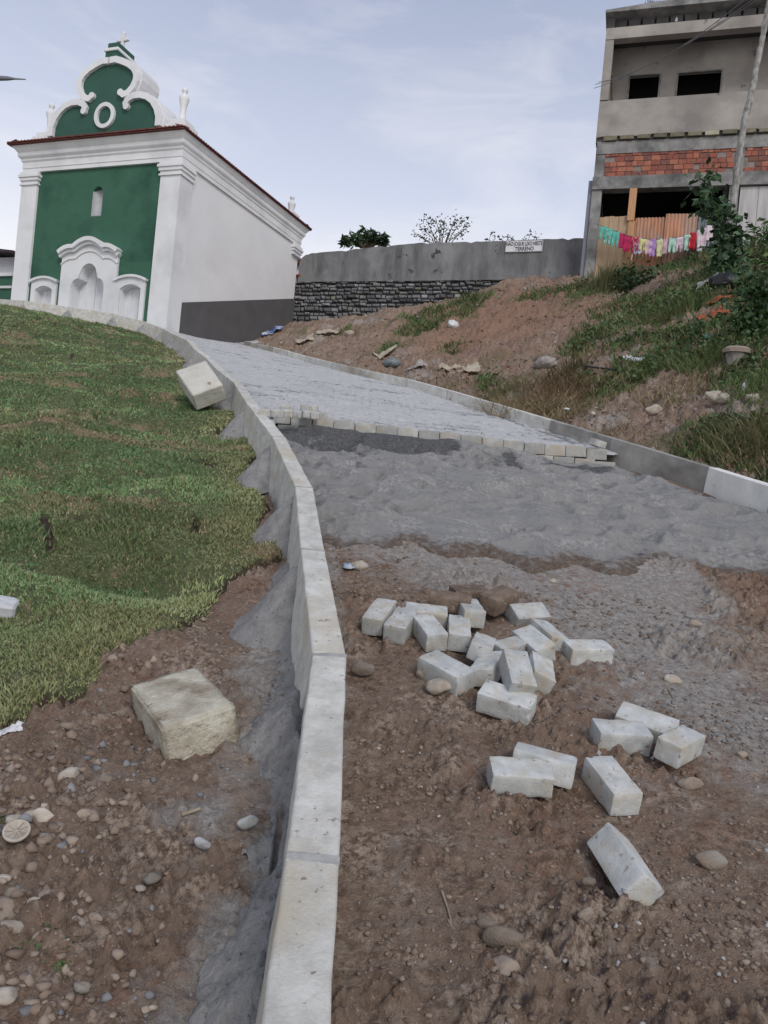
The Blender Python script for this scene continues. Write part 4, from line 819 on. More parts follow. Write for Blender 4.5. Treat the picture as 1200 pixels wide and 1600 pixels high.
ni_op = [(-3.12, 8.03)] + [(-3.12, 8.78)] + arcpts(-3.12, 8.78, -2.74, 8.78, 0.14, 8) + [(-2.74, 8.03)]
def wall_with(ops, x0, x1, z0, z1, y0, y1):
    """front wall: strips between openings and fillings above them"""
    m = MB(); xs_ = [x0]
    for op in ops:
        a, b = op[0][0], op[-1][0]; m.box(xs_[-1], a, y0, y1, z0, z1); xs_.append(b)
        head = op[1:-1] if op[0][1] == ZB else op[1:-1]
        m.prism(head + [(head[-1][0], z1), (head[0][0], z1)], y0, y1)
        if op[0][1] > z0 + .01: m.box(a, b, y0, y1, z0, op[0][1])
    m.box(xs_[-1], x1, y0, y1, z0, z1); return m
wall_with([wl_op, door_op, wr_op], XL + .06, -0.04, ZB, 6.6, 0.08, 0.62).build('front_wall', M_green, ch)
wall_with([ni_op], XL + .06, -0.04, 6.6, 9.5, 0.08, 0.62).build('front_wall', M_green, ch)
ni = MB(); n_p = 10
for a in range(n_p):
    a0 = math.pi * a / n_p; a1 = math.pi * (a + 1) / n_p
    q = [(-2.93 + 0.19 * math.cos(a0), 0.085 + 0.2 * math.sin(a0)), (-2.93 + 0.19 * math.cos(a1), 0.085 + 0.2 * math.sin(a1))]
    ni.add([(q[0][0], q[0][1], 8.03), (q[1][0], q[1][1], 8.03), (q[1][0], q[1][1], 8.95), (q[0][0], q[0][1], 8.95)], [(0, 1, 2, 3)])
ni.box(-3.12, -2.74, .08, .3, 8.0, 8.035); ni.build('niche', pm('niche_plaster', (0.42, 0.43, 0.45), (0.33, 0.34, 0.36), 3, .85), ch)
# surrounds: white frames proud of the wall
def surround(op, xa, xb, top, y0, y1, name):
    head = op[1:-1]; a, b = op[0][0], op[-1][0]; m = MB()
    m.box(xa, a, y0, y1, ZB, head[0][1]); m.box(b, xb, y0, y1, ZB, head[-1][1])
    # area between opening head and the shaped top, matched vertex by vertex
    n = 40; P = []
    def interp(pl, x): 
        for p, q in zip(pl[:-1], pl[1:]):
            if p[0] <= x <= q[0]: return p[1] + (q[1] - p[1]) * ((x - p[0]) / max(q[0] - p[0], 1e-6))
        return pl[0][1] if x < pl[0][0] else pl[-1][1]
    xs2 = sorted(set([xa, a, b, xb] + [xa + (xb - xa) * i / n for i in range(n + 1)]))
    for x0_, x1_ in zip(xs2[:-1], xs2[1:]):
        lo0 = interp(head, x0_) if a <= x0_ <= b else head[0][1]; lo1 = interp(head, x1_) if a <= x1_ <= b else head[0][1]
        if x1_ <= a + 1e-6: lo0 = lo1 = head[0][1]
        if x0_ >= b - 1e-6: lo0 = lo1 = head[0][1]
        m.prism([(x0_, lo0), (x1_, lo1), (x1_, interp(top, x1_)), (x0_, interp(top, x0_))], y0, y1)
    o = m.build(name, M_white, ch); 
    bm = bmesh.new(); bm.from_mesh(o.data); bmesh.ops.remove_doubles(bm, verts=bm.verts, dist=1e-4); bm.to_mesh(o.data); bm.free(); return o
dtop = [(-4.03, 6.85)] + arcpts(-4.03, 6.85, -3.50, 7.02, 0.06, 6)[1:] + arcpts(-3.50, 7.00, -2.38, 7.00, 0.24, 16)[1:] + arcpts(-2.38, 7.02, -1.85, 6.85, 0.06, 6)[1:]
sd_o = surround(door_op, -3.98, -1.90, dtop, 0.0, 0.08, 'door_surround')
cm = MB(); cm.ribbon([(x_, z_ + 0.03) for x_, z_ in dtop], 0.12, -0.17, 0.08); cm.ribbon([(x_, z_ - 0.07) for x_, z_ in dtop], 0.10, -0.09, 0.08); cm.ribbon([(CX + (x_ - CX) * 0.96, z_ - 0.30) for x_, z_ in dtop], 0.035, -0.035, 0.05); cm.build('cornice', M_white, sd_o)
for op, xa, xb, nm in ((wl_op, -5.16, -4.07, 'l'), (wr_op, -1.96, -0.80, 'r')):
    t_ = arcpts(xa, 6.02, xb, 6.02, 0.13, 14); s_o = surround(op, xa + .05, xb - .05, t_, 0.02, 0.08, 'window_surround')
    c2 = MB(); c2.ribbon([(x_, z_ + 0.02) for x_, z_ in t_], 0.07, -0.05, 0.08); c2.build('cornice', M_white, s_o)
    d2 = MB(); d2.box(op[0][0], op[-1][0], 0.30, 0.35, ZB, 6.1); so2 = d2.build('shutter', M_door, ch)
    c3 = MB(); xm = (op[0][0] + op[-1][0]) / 2
    for f_ in (0.32, 0.66): xx_ = op[0][0] + (op[-1][0] - op[0][0]) * f_; c3.box(xx_ - 0.012, xx_ + 0.012, 0.285, 0.30, ZB, 6.1)
    c3.build('batten', M_white, so2)
    rv = MB(); rv.box(op[0][0] - .02, op[0][0] + 0.012, 0.075, 0.45, ZB, 5.81); rv.box(op[-1][0] - 0.012, op[-1][0] + .02, 0.075, 0.45, ZB, 5.81); rv.ribbon([(x_, z_ - .012) for x_, z_ in op[1:-1]], 0.03, 0.075, 0.45); rv.build('reveal', M_white, ch)
rv = MB(); rv.box(DX0 - .02, DX0 + 0.012, 0.075, 0.55, ZB, 5.87); rv.box(DX1 - 0.012, DX1 + .02, 0.075, 0.55, ZB, 5.87); rv.ribbon([(x_, z_) for x_, z_ in door_op[1:-1]], 0.03, 0.075, 0.55); rv.build('reveal', M_white, ch)
for (xa, xb) in ((DX0, dc - 0.01), (dc + 0.01, DX1)):
    d_ = MB(); d_.box(xa, xb, 0.38, 0.43, ZB, 6.6); do_ = d_.build('door_leaf', M_door, ch)
    d2 = MB()
    for f_ in (0.12, 0.5, 0.88): xx_ = xa + (xb - xa) * f_; d2.box(xx_ - .012, xx_ + .012, 0.367, 0.38, ZB, 6.6)
    d2.build('batten', M_white, do_)
# pilasters with capitals
def pil(xa, xb, ya, yb):
    m = MB(); m.box(xa, xb, ya, yb, ZB, 9.06); p_ = m.build('pilaster', M_white, ch)
    c_2 = MB()
    for (pr, z0, z1) in ((0.045, 9.06, 9.11), (0.015, 9.11, 9.20), (0.055, 9.20, 9.30), (0.09, 9.30, 9.38), (0.05, 9.38, 9.47)): c_2.box(xa - pr, xb + pr, ya - pr, yb + min(pr, .02), z0, z1)
    c_2.build('capital', M_white, p_)
pil(XL, XL + 0.62, 0.0, 0.5); pil(-0.66, 0.03, 0.0, 0.62); c_b = MB(); [c_b.box(-.4, .03 + pr_, DEP - .5 - pr_, DEP + .03 + pr_, z0_ + .2, z1_ + .2) for pr_, z0_, z1_ in ((0.045, 9.06, 9.11), (0.015, 9.11, 9.20), (0.055, 9.20, 9.30), (0.09, 9.30, 9.38), (0.05, 9.38, 9.47))]; c_b.build('capital', M_white, ch)
# entablature ring
prof = [(0.0, 9.47), (0.0, 9.62), (0.03, 9.63), (0.03, 9.86), (0.09, 9.92), (0.10, 9.98), (0.20, 10.06), (0.22, 10.10), (0.22, 10.22), (0.26, 10.25), (0.36, 10.36), (0.42, 10.40), (0.42, 10.45), (-0.3, 10.45)]
en = MB(); ring = []
for pr, z_ in prof: pr *= .62; z_ = 9.47 + (z_ - 9.47) * .77; ring.append([(XL - pr, -pr, z_), (0.02 + pr * .7, -pr, z_), (0.02 + pr * .7, DEP + .03 + pr, z_ + .22), (XL - pr, DEP + .03 + pr, z_ + .22)])
vs_ = [p for r_ in ring for p in r_]; fs_ = [(4 * i + k_, 4 * i + (k_ + 1) % 4, 4 * (i + 1) + (k_ + 1) % 4, 4 * (i + 1) + k_) for i in range(len(ring) - 1) for k_ in range(4)]
fs_.append((0, 1, 2, 3)); en.add(vs_, fs_); en.build('entablature', M_white, ch)
# roof: shallow hipped slopes of pan tiles with a scalloped eave
rf = MB(); ov = 0.36; x0_, x1_, y0_, y1_ = XL - ov, -0.12 + ov, -ov, DEP + ov; ez = 10.24; hh = 0.95; rx = CX; ry0, ry1 = 2.6, DEP - 2.6
rf.add([(x0_, y0_, ez), (x1_, y0_, ez), (x1_, y1_, ez), (x0_, y1_, ez), (rx, ry0, ez + hh), (rx, ry1, ez + hh)], [(0, 1, 4), (1, 2, 5, 4), (2, 3, 5), (3, 0, 4, 5), (0, 3, 2, 1)])
def tilerow(ax, ay, bx, by, inx, iny):
    L_ = math.hypot(bx - ax, by - ay); n = int(L_ / 0.13)
    for i in range(n):
        t_ = (i + .5) / n; cx_, cy_ = ax + (bx - ax) * t_, ay + (by - ay) * t_; dx_, dy_ = (bx - ax) / L_ * 0.062, (by - ay) / L_ * 0.062; vv = []
        for k_ in range(6):
            a = math.pi * k_ / 5
            for dd2, zz in ((-0.03, 0.0), (0.3, 0.085)): vv.append((cx_ + dx_ * math.cos(a) + inx * dd2, cy_ + dy_ * math.cos(a) + iny * dd2, ez + 0.005 + math.sin(a) * 0.05 + zz))
            for dd2 in (-0.03,): pass
        rf.add(vv, [(2 * k_, 2 * k_ + 2, 2 * k_ + 3, 2 * k_ + 1) for k_ in range(5)] + [(0, 2, 4, 6, 8, 10)])
tilerow(x0_, y0_, x1_, y0_, 0, 1); tilerow(x1_, y0_, x1_, y1_, -1, 0); tilerow(x0_, y0_, x0_, y1_, 1, 0); tilerow(x0_, y1_, x1_, y1_, 0, -1)
rf.box(x0_, x1_, y0_, y1_, ez - .03, ez - 0.003); rf.v = [(a, b, c + .029 * max(0, b)) for a, b, c in rf.v]; rf.build('roof', M_tile, ch)
# scrolled gable
def zz1(x, y): return onplane(x / 4, 20 + y / 4, CO, FD)
outl = [zz1(*p) for p in [(288, 775), (297, 715), (318, 655), (348, 606), (388, 568), (432, 545), (478, 537), (487, 520), (474, 488), (468, 455), (474, 415), (498, 372), (540, 334), (592, 304), (637, 284), (660, 280)]]
gy0, gy1 = 0.12, 0.92
# symmetric about CX: use the left half
half = [(x_, z_ - 0.0) for x_, z_ in outl]; half[0] = (half[0][0], 10.24); half[-1] = (CX - 0.16, half[-1][1])
full = half + [(2 * CX - x_, z_) for x_, z_ in half[::-1]]
gb = MB(); gb.prism(full, gy0, gy1); gbo = gb.build('gable', M_white, ch)
inn = []
cxm = CX; czm = 11.2
gi = MB(); sh = [(CX + (x_ - CX) * 0.93, 10.24 + (z_ - 10.24) * 0.965) for x_, z_ in full]; gi.prism(sh, gy0 - 0.03, gy0 + 0.02); gi.build('green_panel', M_green2, gbo)
# trims: lower scroll and upper scroll, each a band with a curled end
lowL = [zz1(*p) for p in [(312, 770), (318, 715), (338, 662), (368, 615), (405, 580), (448, 560), (490, 556), (520, 570), (528, 592), (520, 612)]]
upL = [zz1(*p) for p in [(676, 297), (640, 300), (598, 322), (552, 352), (516, 388), (496, 425), (492, 462), (502, 500), (525, 530), (553, 535), (572, 516)]]
for tr_ in (lowL, upL):
    tp = [1.0] * len(tr_); tp[-1] = 0.9
    for mir in (0, 1):
        pts_ = [((2 * CX - x_) if mir else x_, z_) for x_, z_ in tr_]
        t2 = MB(); t2.ribbon(pts_, 0.19, gy0 - 0.13, gy0 + 0.03, taper=tp)
        ex, ez2 = pts_[-1]; t2.prism([(ex + 0.10 * math.cos(a * .5236), ez2 + 0.10 * math.sin(a * .5236)) for a in range(12)], gy0 - 0.131, gy0 + 0.031); t2.build('scroll_trim', M_white, gbo)
oc = MB(); oc.ribbon([(CX + 0.31 * math.cos(2 * math.pi * a / 32), 11.04 + 0.33 * math.sin(2 * math.pi * a / 32)) for a in range(32)], 0.12, gy0 - 0.11, gy0 - 0.02, closed=True); oc.build('round_frame', M_white, gbo)
pdt = MB(); pdt.box(CX - .22, CX + .22, gy0 - .04, gy0 + .78, 12.60, 13.02); pdt.box(CX - .19, CX + .19, gy0 + .0, gy0 + .74, 13.08, 13.28); pd = pdt.build('pedestal', M_green2, ch)
b2 = MB(); b2.box(CX - .265, CX + .265, gy0 - .085, gy0 + .825, 13.0, 13.09); b2.build('band', M_white, pd, bevel=.015)
cr_ = MB(); cy_ = gy0 + .4; cr_.box(CX - .045, CX + .045, cy_ - .045, cy_ + .045, 13.28, 13.80); cr_.box(CX - .16, CX - .0451, cy_ - .045, cy_ + .045, 13.55, 13.64); cr_.box(CX + .0451, CX + .16, cy_ - .045, cy_ + .045, 13.55, 13.64)
for a, b in ((0, 13.81), (-.17, 13.595), (.17, 13.595)): cr_.lathe([(0, -.055), (.05, -.03), (.06, 0), (.05, .03), (0, .055)], 8, (CX + a, cy_, b))
cr_.build('cross', M_white, pd, bevel=.01)
def pinn(x_, y_, z0, sc=1.0, name='pinnacle'):
    m = MB(); m.lathe([(0.0, 0), (.15, 0), (.15, .08), (.10, .12), (.085, .3), (.10, .5), (.145, .68), (.15, .75), (.10, .82), (.05, .84), (.045, .88), (.085, .93), (.09, .98), (.06, 1.04), (0, 1.07)], 14, (0, 0, 0)); m.v = [(a * sc, b * sc, c * sc) for a, b, c in m.v]
    o = m.build(name, M_white, ch, smooth_=True); o.location = (x_, y_, z0); return o
for x_ in (-5.38, -0.42):
    m = MB(); m.box(x_ - .36, x_ + .36, .1, .75, 10.24, 10.66); m.box(x_ - .26, x_ + .26, .16, .7, 10.68, 10.80); bs = m.build('pinnacle_base', M_white, ch, bevel=.02)
    pinn(x_, .42, 10.78)
rp_ = pinn(-0.35, DEP - .3, 10.5, 1.0); m = MB(); m.box(-.6, -.1, DEP - .55, DEP - .05, 10.24, 10.85); m.build('pinnacle_base', M_white, ch)
# annex behind the chapel on the right, and building to the left
an = empty('outbuilding', W(468, 470, 33.0)); props(an, 'white outbuilding with tiled eave peeking out behind the right end of the chapel', 'building')
p = an.location; m = MB(); m.box(-1.6, 0.22, 0, 3, -3, 1.55); m.build('wall', M_white, an); m = MB(); m.add([(-1.8, -.3, 1.6), (.45, -.3, 1.5), (.45, 3, 1.5), (-1.8, 3, 2.6), (-1.8, -.3, 2.4), (-1.8, 3, 2.6)], [(0, 1, 4), (1, 2, 3, 4), (0, 1, 2, 3)]); m.build('roof', M_tile, an)
fp = W(466, 441, 29.4); o = mobj('flower_pot', [], [], M_tile); bpy.data.objects.remove(o)
m = MB(); m.lathe([(0, 0), (.10, 0), (.14, .2), (.17, .21), (.17, .27), (.13, .27), (.12, .2), (0, .2)], 14); o = m.build('flower_pot', pm('terracotta', (0.30, 0.11, 0.06), (0.2, 0.08, 0.05), 6), smooth_=True); o.location = fp + Vector((.05, 0, .0)); props(o, 'terracotta pot with dark top on the wall end beside the chapel', 'flower pot')
lb = empty('side_house', W(-2, 470, 28.5), CA); props(lb, 'white and dark green building cut off at the left edge behind the chapel', 'building')
m = MB(); m.box(-6, .55, 0, 5, -2, .9); m.build('lower_wall', M_green, lb); m = MB(); m.box(-6, .52, 0.02, 5, 1.0, 1.62); m.build('upper_wall', pm('grey_white_wall', (.42, .43, .47), (.36, .37, .4), 2), lb)
m = MB(); m.box(-6, .6, -.06, 5, .45, .54); m.box(-6, .62, -.08, 5, .9, 1.02); m.build('band', M_white, lb); m = MB(); m.add([(-6, -.4, 2.35), (.9, -.4, 1.62), (.9, 5, 1.62), (-6, 5, 2.35), (-6, -.4, 2.5), (.9, -.4, 1.72), (.9, 5, 1.72), (-6, 5, 2.5)], [(0, 1, 2, 3), (4, 5, 6, 7), (0, 1, 5, 4), (1, 2, 6, 5), (3, 0, 4, 7)]); m.build('roof', pm('dark_roof', (.05, .035, .035), (.03, .025, .028), 6), lb)
# ------------------------------------------------------------------ stone retaining wall
WO = W(457, 505, 29.3)
wlo = empty('retaining_wall', (WO.x, WO.y, 0), CA); props(wlo, 'long stone base wall with weathered grey render above, at the top of the bank', 'wall')
ROCKT = lambda t: 8.42 + 0.011 * t
m = MB(); N_ = 60; vs_ = []
up_ = [(0.05, 8.42), (0.05, 9.22), (0.16, 9.36), (0.30, 9.46)]
for i in range(N_ + 1):
    t_ = 0.35 + (10.95 - .35) * i / N_; up_.append((t_, 9.46 + (9.76 - 9.46) * min(1, t_ / 4.5) + rnd.uniform(-.015, .015) - (0.04 if 0.3 < (t_ * 1.3) % 2.1 < 0.5 else 0)))
up_ += [(10.95, 8.40), (5.5, 8.40)]
m.prism(up_, 0.0, 0.28); m.build('render', M_oldwall, wlo)
m = MB(); m.box(-0.02, 10.95, 0.06, 0.5, 5.6, 8.395); m.build('core', M_dark, wlo)
m = MB(); z_ = 5.9; 
while z_ < 8.36:
    h_ = rnd.uniform(.12, .20); h_ = min(h_, 8.41 - z_); t_ = -0.05
    while t_ < 10.9:
        w_ = rnd.uniform(.13, .36); g_ = rnd.uniform(.10, .24) * rnd.choice([1, 1, 1.5])
        yj = rnd.uniform(-.05, .03); zz = rnd.uniform(-.03, .03); sk = rnd.uniform(-.06, .06)
        x0, x1, z0, z1 = t_, t_ + w_ - 0.022, z_ + zz + rnd.uniform(0, .02), z_ + zz + h_ - 0.02
        c = (g_, g_ * 1.01, g_ * 1.06)
        if rnd.random() < 0.06: c = (.22, .21, .18)
        ii = 0.028
        m.add([(x0, .07, z0), (x1, .07, z0), (x1, .07, z1), (x0, .07, z1), (x0 + ii + abs(sk), yj, z0 + ii), (x1 - ii, yj, z0 + ii + sk * .5), (x1 - ii - abs(sk) * .6, yj + rnd.uniform(-.02, .02), z1 - ii), (x0 + ii, yj + rnd.uniform(-.02, .02), z1 - ii + sk * .4)],
              [(4, 5, 6, 7), (0, 1, 5, 4), (1, 2, 6, 5), (2, 3, 7, 6), (3, 0, 4, 7)], c)
        t_ += w_
    z_ += h_
m.build('stone_face', M_rubble, wlo, col=True)
cp_ = MB(); cp_.box(-0.5, -0.02, 0.05, 0.5, 6, 8.7); cp_.build('end_pier', M_cement, wlo)
# sign
sx0, sx1, sz0, sz1 = 7.96, 9.24, 9.335, 9.735
sg = empty('sign', (WO.x + FD[0] * sx0, WO.y + FD[1] * sx0, sz0), CA); props(sg, 'white hand-painted sign forbidding dumping, fixed high on the grey wall', 'sign')
m = MB(); m.box(0, 1.28, -.04, -0.004, 0, .40); m.build('board', M_pl_w, sg, bevel=.004)
m = MB(); 
for (a, b, c, d) in ((0.0, 1.28, 0, .018), (0, 1.28, .382, .40), (0, .018, .018, .382), (1.262, 1.28, .018, .382)): m.box(a, b, -.046, -.0405, c, d)
m.build('border', pm('grey_border', (.3, .3, .32), None), sg)
def text(body, size, x, z, parent, sx=1.0, y=-.0445, mat=None):
    cu = bpy.data.curves.new('lettering', 'FONT'); cu.body = body; cu.size = size; cu.align_x = 'CENTER'; cu.extrude = 0.0015; cu.offset = 0.004
    t_o = bpy.data.objects.new('t', cu); COL.objects.link(t_o); bpy.context.view_layer.update()
    me = bpy.data.meshes.new_from_object(t_o.evaluated_get(bpy.context.evaluated_depsgraph_get())); bpy.data.objects.remove(t_o)
    me.materials.clear(); me.materials.append(mat or M_black2); o = bpy.data.objects.new('lettering', me); COL.objects.link(o); o.parent = parent
    o.location = (x, y, z); o.rotation_euler = (R(90), 0, 0); o.scale = (sx, 1, 1); return o
text('N\u00c3O JOGUE LIXO NESTE', 0.185, .64, .215, sg, 0.60); text('TERRENO', 0.185, .66, .045, sg, .80)
# ------------------------------------------------------------------ unfinished house
HO = W(918, 428, 24.5); HD = (0.955, -0.297); HA = math.atan2(-0.297, 0.955)
hs = empty('unfinished_house', (HO.x, HO.y, 0), HA); props(hs, 'unfinished three-level house of raw cement and exposed red brick on the right', 'house')
XR = 8.2; BK = 6.0
m = MB(); m.box(-.11, .20, 0, .3, 7.2, 10.869); m.box(-.10, .20, .03, .3, 11.271, 12.43); m.build('corner_column', M_beam, hs)
m = MB(); m.box(-.12, XR, -.06, .3, 10.87, 11.27); m.build('lower_beam', M_beam, hs)
m = MB(); m.box(0.2, XR, .06, .3, 11.272, 12.02); m.build('brick_backing', pm('brick_mortar', (.24, .20, .185), (.16, .14, .13), 6), hs)
m = MB(); z_ = 11.285; r0 = 0
while z_ < 11.98:
    x_ = 0.22 + (0.0 if r0 % 2 else -0.12); hgt_ = 0.165
    while x_ < XR - .1:
        w_ = rnd.uniform(.17, .30)
        if rnd.random() > 0.03:
            c = [(.31, .115, .078), (.26, .095, .07), (.36, .15, .10), (.20, .09, .072)][rnd.randrange(4)]
            yj = rnd.uniform(.015, .04); 
            if x_ + w_ > .24 and not (4.05 < x_ + w_ / 2 < 4.3): m.box(max(x_, .21), x_ + w_ - .018, yj, .0595, z_, z_ + hgt_ - .018 + rnd.uniform(-.008, .004), col=c)
        x_ += w_
    z_ += hgt_; r0 += 1
for lo_c, hi_c in ((0, 4.15), (4.15, 99)):
    q2 = MB()
    for b0 in range(0, len(m.v), 8):
        if lo_c <= m.v[b0][0] < hi_c: q2.add(m.v[b0:b0 + 8], [(0, 1, 3, 2), (4, 6, 7, 5), (0, 4, 5, 1), (2, 3, 7, 6), (0, 2, 6, 4), (1, 5, 7, 3)], m.c[b0])
    q2.build('brick_panel', M_brick, hs, col=True)
m = MB(); m.box(4.08, 4.28, -.02, .059, 11.272, 12.0); m.box(3.95, 4.22, 0.0, .3, 7.5, 10.868); m.build('middle_column', M_beam, hs)
m = MB(); m.box(-.08, XR, .0, .35, 12.022, 12.40); m.build('upper_beam', M_cementd if False else M_beam, hs)
sl_ = MB(); x_ = 0.1
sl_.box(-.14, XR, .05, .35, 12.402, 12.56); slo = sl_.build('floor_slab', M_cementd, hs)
m = MB(); 
while x_ < XR:
    w_ = rnd.uniform(.36, .42); c = rnd.choice([(.16, .145, .105), (.19, .17, .12), (.40, .37, .28), (.13, .12, .09)]); m.box(x_, x_ + w_, -.10 + rnd.uniform(-.02, .04), .049, 12.42 + rnd.uniform(0, .03), 12.55, col=c, jit=.008); x_ += w_ + .10
m.build('slab_filler_blocks', M_attr, slo, col=True)
ppt = [(-.14, 12.53)]
for i in range(60): ppt.append((-.14 + (XR + .14) * (i + .5) / 60, 12.56 + rnd.uniform(-.02, .03)))
ppt += [(XR, 12.55), (XR, 13.76), (-.14, 13.70)]
m = MB(); m.prism(ppt, -.03, .16); m.build('balcony_parapet', M_cement, hs)
m = MB(); m.box(-.14, .12, .0, .3, 13.761, 16.05); m.box(-.14, -.02, .3, BK, 12.56, 16.3); m.build('side_wall', M_cement, hs)
# recessed back wall of the balcony with two windows
BY = 1.35
def hb(px, py): # coordinates on the balcony's back wall
    P = (HO.x - HD[1] * BY, HO.y + HD[0] * BY); return onplane(px, py, P, HD)
w1 = (hb(982, 135)[0], hb(1031, 130)[0], 12.9, hb(1005, 117)[1]); w2 = (hb(1058, 125)[0], hb(1128, 122)[0], 12.9, hb(1095, 111)[1])
print('win', w1, w2)
m = MB(); ax = [-.02, w1[0], w1[1], w2[0], w2[1], XR]; zt_ = 16.3; zs = 13.35 + 0.35
for i in (0, 2, 4): m.box(ax[i], ax[i + 1], BY, BY + .18, 12.56, zt_)
for wq in (w1, w2): m.box(wq[0], wq[1], BY, BY + .18, wq[3], zt_); m.box(wq[0], wq[1], BY, BY + .18, 12.56, 13.5)
m.build('balcony_wall', M_cement, hs)
for wq in (w1, w2):
    m = MB(); m.box(wq[0] - .3, wq[1] + .3, BY + 1.5, BY + 1.55, 12.6, 16.2); wo = m.build('window_opening', M_dark, hs)
    f2 = MB(); f2.ribbon([(wq[0], 13.5), (wq[0], wq[3]), (wq[1], wq[3]), (wq[1], 13.5)], .07, BY - .02, BY + .03, closed=False); f2.build('window_trim', M_beam, wo)
    f3 = MB(); a = wq[0] + (wq[1] - wq[0]) * (.5 if wq is w1 else .0); b = wq[0] + (wq[1] - wq[0]) * (.95 if wq is w1 else .4); f3.box(a, b, BY + .22, BY + .24, 13.4, 14.22); f3.build('leaning_panel', pm('dim_panel', (.22, .22, .25), (.15, .15, .17), 5), wo)
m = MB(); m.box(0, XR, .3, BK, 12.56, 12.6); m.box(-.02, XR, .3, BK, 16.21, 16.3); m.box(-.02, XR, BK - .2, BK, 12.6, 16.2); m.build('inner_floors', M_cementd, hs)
m = MB(); m.box(-.14, XR, -.02, .28, 15.69, 16.05); m.build('top_beam', M_cement, hs)
m = MB(); m.box(-.14, .1, 0.02, .28, 16.051, 16.42); 
for x_ in np.arange(.1, XR, .42): m.box(x_, x_ + .36, .2, .28, 16.06, 16.41)
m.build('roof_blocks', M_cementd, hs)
m = MB(); m.prism([(-.2, 16.42), (XR, 16.42), (XR, 16.62), (3.4, 16.60), (3.3, 16.70), (1.2, 16.60), (-.2, 16.50)], -.25, BK + .1); m.build('roof_slab', M_beam, hs)
m = MB(); m.lathe([(0, 0), (.03, .01), (.05, .06), (.035, .12), (.02, .16), (0, .16)], 10, (1.95, .1, 16.12)); m.build('light_bulb', M_pl_w, hs, smooth_=True)
m = MB(); m.tube([(.28, .5, 13.0), (.12, .5, 15.0)], .035, 6); m.build('leaning_pole', M_twig, hs)
# ground floor: dark room open to the back left
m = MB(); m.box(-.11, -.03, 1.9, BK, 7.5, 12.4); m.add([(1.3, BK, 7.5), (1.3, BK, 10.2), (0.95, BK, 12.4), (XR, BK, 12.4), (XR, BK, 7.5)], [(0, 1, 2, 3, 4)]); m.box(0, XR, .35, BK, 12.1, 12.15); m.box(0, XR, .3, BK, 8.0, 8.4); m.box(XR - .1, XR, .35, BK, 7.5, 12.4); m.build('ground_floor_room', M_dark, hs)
m = MB(); m.add([(-.02, 0.32, 7.5), (-.02, 0.32, 10.15), (-.02, 1.9, 10.0), (-.02, 1.9, 7.5)], [(0, 1, 2, 3)]); m.build('side_screen', M_cementd, hs)
# fence in front of ground floor
m = MB()
for i in range(6): x_ = .205 + i * .15; m.box(x_, x_ + .149, .05 + rnd.uniform(-.008, .008), .075, 7.4, 10.02 + rnd.uniform(-.012, .012) + i * .004)
m.build('wooden_boards', M_wood, hs)
m = MB(); m.box(1.05, 1.27, -.06, .04, 9.85, 10.868); m.box(1.10, 1.30, -.03, .04, 7.6, 9.85); m.build('orange_post', M_post, hs)
def corr(x0, x1, z0, ztop, y, name, mat, pitch=.105, amp=.022):
    n = int((x1 - x0) / pitch * 6); v = []; f = []
    for i in range(n + 1):
        x_ = x0 + (x1 - x0) * i / n; yy_ = y + amp * math.sin(2 * math.pi * (x_ - x0) / pitch); zt2 = ztop(x_)
        for a, b in ((yy_, z0), (yy_, zt2), (yy_ + .004, zt2), (yy_ + .004, z0)): v.append((x_, a, b))
    for i in range(n):
        for k_ in range(4): f.append((4 * i + k_, 4 * i + (k_ + 1) % 4, 4 * i + 4 + (k_ + 1) % 4, 4 * i + 4 + k_))
    return mobj(name, v, f, mat, hs, True)
corr(1.31, 2.25, 7.6, lambda x: 9.96 + .004 * math.sin(x * 60), 0.03, 'rusty_sheet', M_rust); corr(2.20, 3.12, 7.6, lambda x: 10.05 - .02 * (x - 2.2), -.02, 'rusty_sheet', M_rust); corr(3.09, 3.80, 7.6, lambda x: 10.07, .02, 'zinc_sheet', M_zinc)
m = MB(); m.box(3.78, 3.95, .08, .2, 7.6, 10.868); m.build('gap_panel', M_dark, hs)
m = MB(); x_ = 4.26
for w_ in (.52, .50, .55, .5, .55, .5, .6): m.box(x_, x_ + w_ - .012, .04 + rnd.uniform(-.01, .01), .09, 7.6, 10.84); x_ += w_
m.build('pale_board_wall', M_boardw, hs)
m = MB(); m.box(-.24, -.125, .05, .2, 7.4, 11.2); m.build('downpipe_strip', M_metal, hs)
